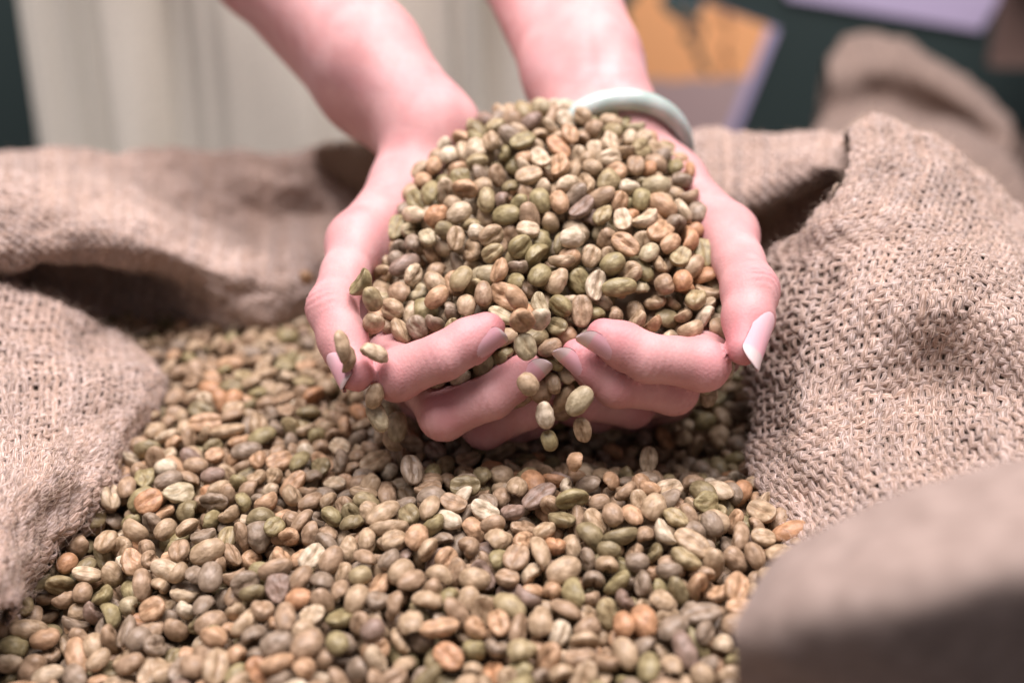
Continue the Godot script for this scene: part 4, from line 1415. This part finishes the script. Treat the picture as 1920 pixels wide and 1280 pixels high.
func build_beans():
	make_pile_grid()
	make_heap_grid()
	var rad := 0.0033
	var link := 0.0043
	# ---- the heap in the hands
	var a := PackedVector3Array()
	var b := PackedVector3Array()
	var want := 760
	var tries := 0
	while a.size() < want and tries < 20000:
		tries += 1
		var q := Vector3(rng.randf_range(-0.075, 0.075), rng.randf_range(-0.075, 0.075), 0)
		if not Geometry2D.is_point_in_polygon(Vector2(q.x, q.y), heap_outline): continue
		q.z = heap_height(q.x, q.y) - rng.randf() * 0.020
		var d := Vector3(rng.randfn(), rng.randfn(), rng.randfn() * 0.6).normalized() * link * 0.5
		a.append(q - d)
		b.append(q + d)
	relax(a, b, true, 42, 0.0034, 0.0044, 0.020, Vector3(-0.1, -0.1, -0.06), Vector3(0.1, 0.1, 0.04), heap_outline)
	var out := heap_basis * Vector3(0, 0, 1)
	for i in a.size():
		var p0 := HEAP_ORIGIN + heap_basis * a[i]
		var p1 := HEAP_ORIGIN + heap_basis * b[i]
		add_bean((p0 + p1) * 0.5, p1 - p0, 1, out, 0.48)
	tick("heap relax")
	# ---- the beans in the sack
	a = PackedVector3Array()
	b = PackedVector3Array()
	var poly := PackedVector2Array([Vector2(-0.21, -0.10), Vector2(-0.20, 0.15), Vector2(0.11, 0.15), Vector2(0.13, 0.04), Vector2(0.125, -0.06), Vector2(0.07, -0.18), Vector2(-0.13, -0.185), Vector2(-0.2, -0.16)])
	tries = 0
	while a.size() < 5200 and tries < 60000:
		tries += 1
		var q := Vector3(rng.randf_range(-0.21, 0.13), 0, rng.randf_range(-0.185, 0.15))
		if not Geometry2D.is_point_in_polygon(Vector2(q.x, q.z), poly): continue
		q.y = pile_height(q.x, q.z) - rng.randf() * 0.018
		var d := Vector3(rng.randfn(), rng.randfn() * 0.6, rng.randfn()).normalized() * link * 0.5
		a.append(q - d)
		b.append(q + d)
	relax(a, b, false, 16, rad, link, 0.018, Vector3(-0.22, 0.56, -0.195), Vector3(0.14, 0.66, 0.16), poly)
	for i in a.size():
		add_bean((a[i] + b[i]) * 0.5, b[i] - a[i], 0, Vector3(0, 1, 0), 0.48)
	tick("pile relax")
	# ---- falling beans
	for q in [Vector3(-0.053, 0.7002, -0.0058), Vector3(-0.0489, 0.6969, 0.0004), Vector3(-0.0486, 0.6884, 0.0025), Vector3(-0.0554, 0.6839, 0.0204), Vector3(-0.0467, 0.6843, 0.018), Vector3(-0.0477, 0.6677, 0.0175), Vector3(0.0015, 0.7002, 0.0076), Vector3(0.0036, 0.6939, 0.012), Vector3(0.0096, 0.6915, 0.0054), Vector3(0.0046, 0.6847, 0.0133), Vector3(0.0055, 0.6743, 0.0209), Vector3(0.0115, 0.6618, 0.0205), Vector3(0.0232, 0.6671, 0.02), Vector3(0.0246, 0.6561, 0.0211), Vector3(0.0221, 0.6451, 0.0245), Vector3(-0.045, 0.6378, -0.0009), Vector3(-0.0361, 0.6371, 0.0174), Vector3(0.0507, 0.6336, 0.0057), Vector3(-0.0963, 0.6523, -0.1205), Vector3(0.0131, 0.6517, 0.0211), Vector3(0.02, 0.6346, 0.0254), Vector3(-0.0426, 0.6445, 0.0001), Vector3(-0.0474, 0.6584, 0.0155), Vector3(-0.057, 0.6893, 0.0222)]:
		add_bean(q, Vector3(rng.randfn() * 0.5, 1.0, rng.randfn() * 0.5), 2, Vector3(0, 0.3, 1), 0.5)
	# ---- meshes
	var r := RandomNumberGenerator.new()
	r.seed = 99
	var meshes: Array[ArrayMesh] = []
	for k in 9: meshes.append(bean_mesh(r, k))
	# ---- which beans show largest
	var w := 720
	var hgt := 480
	var depth := PackedFloat32Array()
	depth.resize(w * hgt)
	depth.fill(1e9)
	var who := PackedInt32Array()
	who.resize(w * hgt)
	who.fill(-1)
	var view := Transform3D(Basis.from_euler(Vector3(deg_to_rad(-27.0), 0, 0)), eye).affine_inverse()
	var foc := 2000.0 * w / 1920.0
	for q in cover_points:
		var c := view * q
		if c.z > -0.05: continue
		var px := int(w * 0.5 + foc * c.x / -c.z)
		var py := int(hgt * 0.5 - foc * c.y / -c.z)
		for y in range(maxi(py - 2, 0), mini(py + 3, hgt)):
			for x in range(maxi(px - 2, 0), mini(px + 3, w)):
				var i := y * w + x
				if -c.z < depth[i]:
					depth[i] = -c.z
					who[i] = -1
	var count := bean_pos.size()
	var shown := PackedInt32Array()
	shown.resize(count)
	var place := PackedVector2Array()
	for k in count:
		var c := view * bean_pos[k].origin
		var px := w * 0.5 + foc * c.x / -c.z
		var py := hgt * 0.5 - foc * c.y / -c.z
		place.append(Vector2(px, py))
		if c.z > -0.05: continue
		var rr := 0.0042 * foc / -c.z
		for y in range(maxi(int(py - rr), 0), mini(int(py + rr) + 1, hgt)):
			for x in range(maxi(int(px - rr), 0), mini(int(px + rr) + 1, w)):
				var d2 := (Vector2(x, y) - Vector2(px, py)).length_squared()
				if d2 < rr * rr:
					var i := y * w + x
					var dd := -c.z - 0.0035 * sqrt(1.0 - d2 / (rr * rr))
					if dd < depth[i]:
						depth[i] = dd
						who[i] = k
	for k in who:
		if k >= 0: shown[k] += 1
	var order := []
	for k in count:
		if shown[k] > 0: order.append(k)
	order.sort_custom(func(i, j): return shown[i] + (100000 if bean_zone[i] == 2 else 0) > shown[j] + (100000 if bean_zone[j] == 2 else 0))
	order = order.slice(0, 300)
	var chosen := {}
	for k in order: chosen[k] = true
	# ---- names: what each looks like and where it lies
	var label := label_beans(order, place, w / 1920.0)
	for k in order:
		var o := put("coffee_bean", meshes[bean_kind[k]], bean_mats[bean_tint[k]])
		o.transform = bean_pos[k]
		var grp: String = ["coffee beans lying in the sack", "coffee beans heaped in the hands", "coffee beans falling from the hands"][bean_zone[k]]
		tag(o, label[k], "coffee bean", grp)
	# ---- the rest as one
	var rest := thing("coffee_beans")
	tag(rest, "rest of the green coffee beans heaped in the hands and in the sack", "coffee beans", "", "stuff")
	for kind in 9:
		var list := []
		for k in count:
			if bean_kind[k] == kind and not chosen.has(k): list.append(k)
		var mm := MultiMesh.new()
		mm.transform_format = MultiMesh.TRANSFORM_3D
		mm.use_colors = true
		mm.mesh = meshes[kind]
		mm.instance_count = list.size()
		for i in list.size():
			mm.set_instance_transform(i, bean_pos[list[i]])
			mm.set_instance_color(i, tints[bean_tint[list[i]]])
		var mi := MultiMeshInstance3D.new()
		mi.name = "bean_layer"
		mi.multimesh = mm
		mi.material_override = bean_mat
		rest.add_child(mi, true)
		tag(mi, "", "", "", "stuff")
	# bed under the loose layers, and the core of the heap
	var v := PackedVector3Array()
	var idx := PackedInt32Array()
	for j in PH:
		for i in PW:
			v.append(Vector3(PX0 + i * PCELL, pile_grid[j * PW + i] - 0.019, PZ0 + j * PCELL))
			if i < PW - 1 and j < PH - 1:
				var c := j * PW + i
				idx.append_array([c, c + 1, c + PW, c + 1, c + PW + 1, c + PW])
	var hv := PackedVector3Array()
	var hi := PackedInt32Array()
	for j in HW:
		for i in HW:
			hv.append(HEAP_ORIGIN + heap_basis * Vector3(HX0 + i * HC, HX0 + j * HC, maxf(heap_grid[j * HW + i], -0.05) - 0.013))
			if i < HW - 1 and j < HW - 1 and minf(heap_grid[j * HW + i], heap_grid[(j + 1) * HW + i + 1]) > -0.008:
				var c := j * HW + i
				hi.append_array([c, c + HW, c + 1, c + 1, c + HW, c + HW + 1])
	var bed := plain_mat("bean_bed", Color(0.26, 0.19, 0.12), 0.8)
	tag(put("heap_core", array_mesh(hv, smooth_normals(hv, hi), hi), bed, rest), "", "", "", "stuff")
	tag(put("bean_bed", array_mesh(v, smooth_normals(v, idx), idx), bed, rest), "", "", "", "stuff")

func label_beans(order: Array, place: PackedVector2Array, k: float) -> Dictionary:
	var base := {}
	var kinds := ["", "round ", "curved ", "long ", "wrinkled ", "split ", "small ", "chipped ", ""]
	for i in order:
		var b: Basis = bean_pos[i].basis
		var f := (eye - bean_pos[i].origin).normalized().dot(b.y.normalized())
		var side := "crease showing, " if f < -0.45 else ("" if f > 0.45 else "on edge, ")
		if bean_zone[i] == 2: side = "in mid-air, "
		var p := place[i] / k
		var where := ""
		if bean_zone[i] == 2:
			where = "by the left thumb" if p.x < 800 else "between the hands"
		elif bean_zone[i] == 1:
			if p.y < 270: where = "atop the heap, " + ("left" if p.x < 960 else ("centre" if p.x < 1110 else "by bangle"))
			elif p.y > 530: where = "heap front " + ("by thumb" if p.x < 820 else ("above fingertips" if p.x < 960 else ("between hands" if p.x < 1090 else "above right fingers")))
			else: where = "heap " + ("left side" if p.x < 850 else ("middle" if p.x < 1150 else "right side")) + (", high" if p.y < 400 else ", low")
		else:
			if p.y > 1150: where = "sack foreground " + ("left corner" if p.x < 400 else ("left" if p.x < 700 else ("middle" if p.x < 1050 else "by burlap roll")))
			elif p.y > 860: where = "sack pile " + ("left" if p.x < 500 else ("left of middle" if p.x < 800 else ("middle ridge" if p.x < 1150 else "right ridge")))
			else: where = "sack behind hands"
		base[i] = "%s%s coffee bean, %s%s" % [kinds[bean_kind[i]], tint_names[bean_tint[i]], side, where]
	var near := {}
	for i in order:
		var best := []
		for j in order:
			if i != j: best.append([place[i].distance_squared_to(place[j]), j])
		best.sort_custom(func(p, q): return p[0] < q[0])
		near[i] = [best[0][1], best[1][1]]
	var label := base.duplicate()
	for level in 2:
		var seen := {}
		for i in order: seen[label[i]] = seen.get(label[i], 0) + 1
		for i in order:
			if seen[label[i]] > 1 and level == 0:
				var j: int = near[i][0]
				var d := place[j] - place[i]
				var rel := ("left of" if d.x > 0 else "right of") if absf(d.x) > absf(d.y) else ("above" if d.y > 0 else "below")
				label[i] = base[i] + ", %s %s one" % [rel, tint_names[bean_tint[j]]]
	var seen2 := {}
	for i in order:
		if not seen2.has(label[i]): seen2[label[i]] = []
		seen2[label[i]].append(i)
	for l in seen2:
		var same: Array = seen2[l]
		if same.size() > 1:
			same.sort_custom(func(p, q): return place[p].x < place[q].x)
			var words := ["leftmost ", "second ", "third ", "fourth ", "fifth ", "sixth "]
			for q in same.size():
				label[same[q]] = (words[mini(q, 5)] if q < same.size() - 1 or q == 0 else "rightmost ") + label[same[q]]
	for i in order:
		var l: String = label[i]
		if l.split(" ", false).size() > 16: l = l.replace(" coffee bean", " bean").replace("crease showing", "creased")
		label[i] = l
	return label
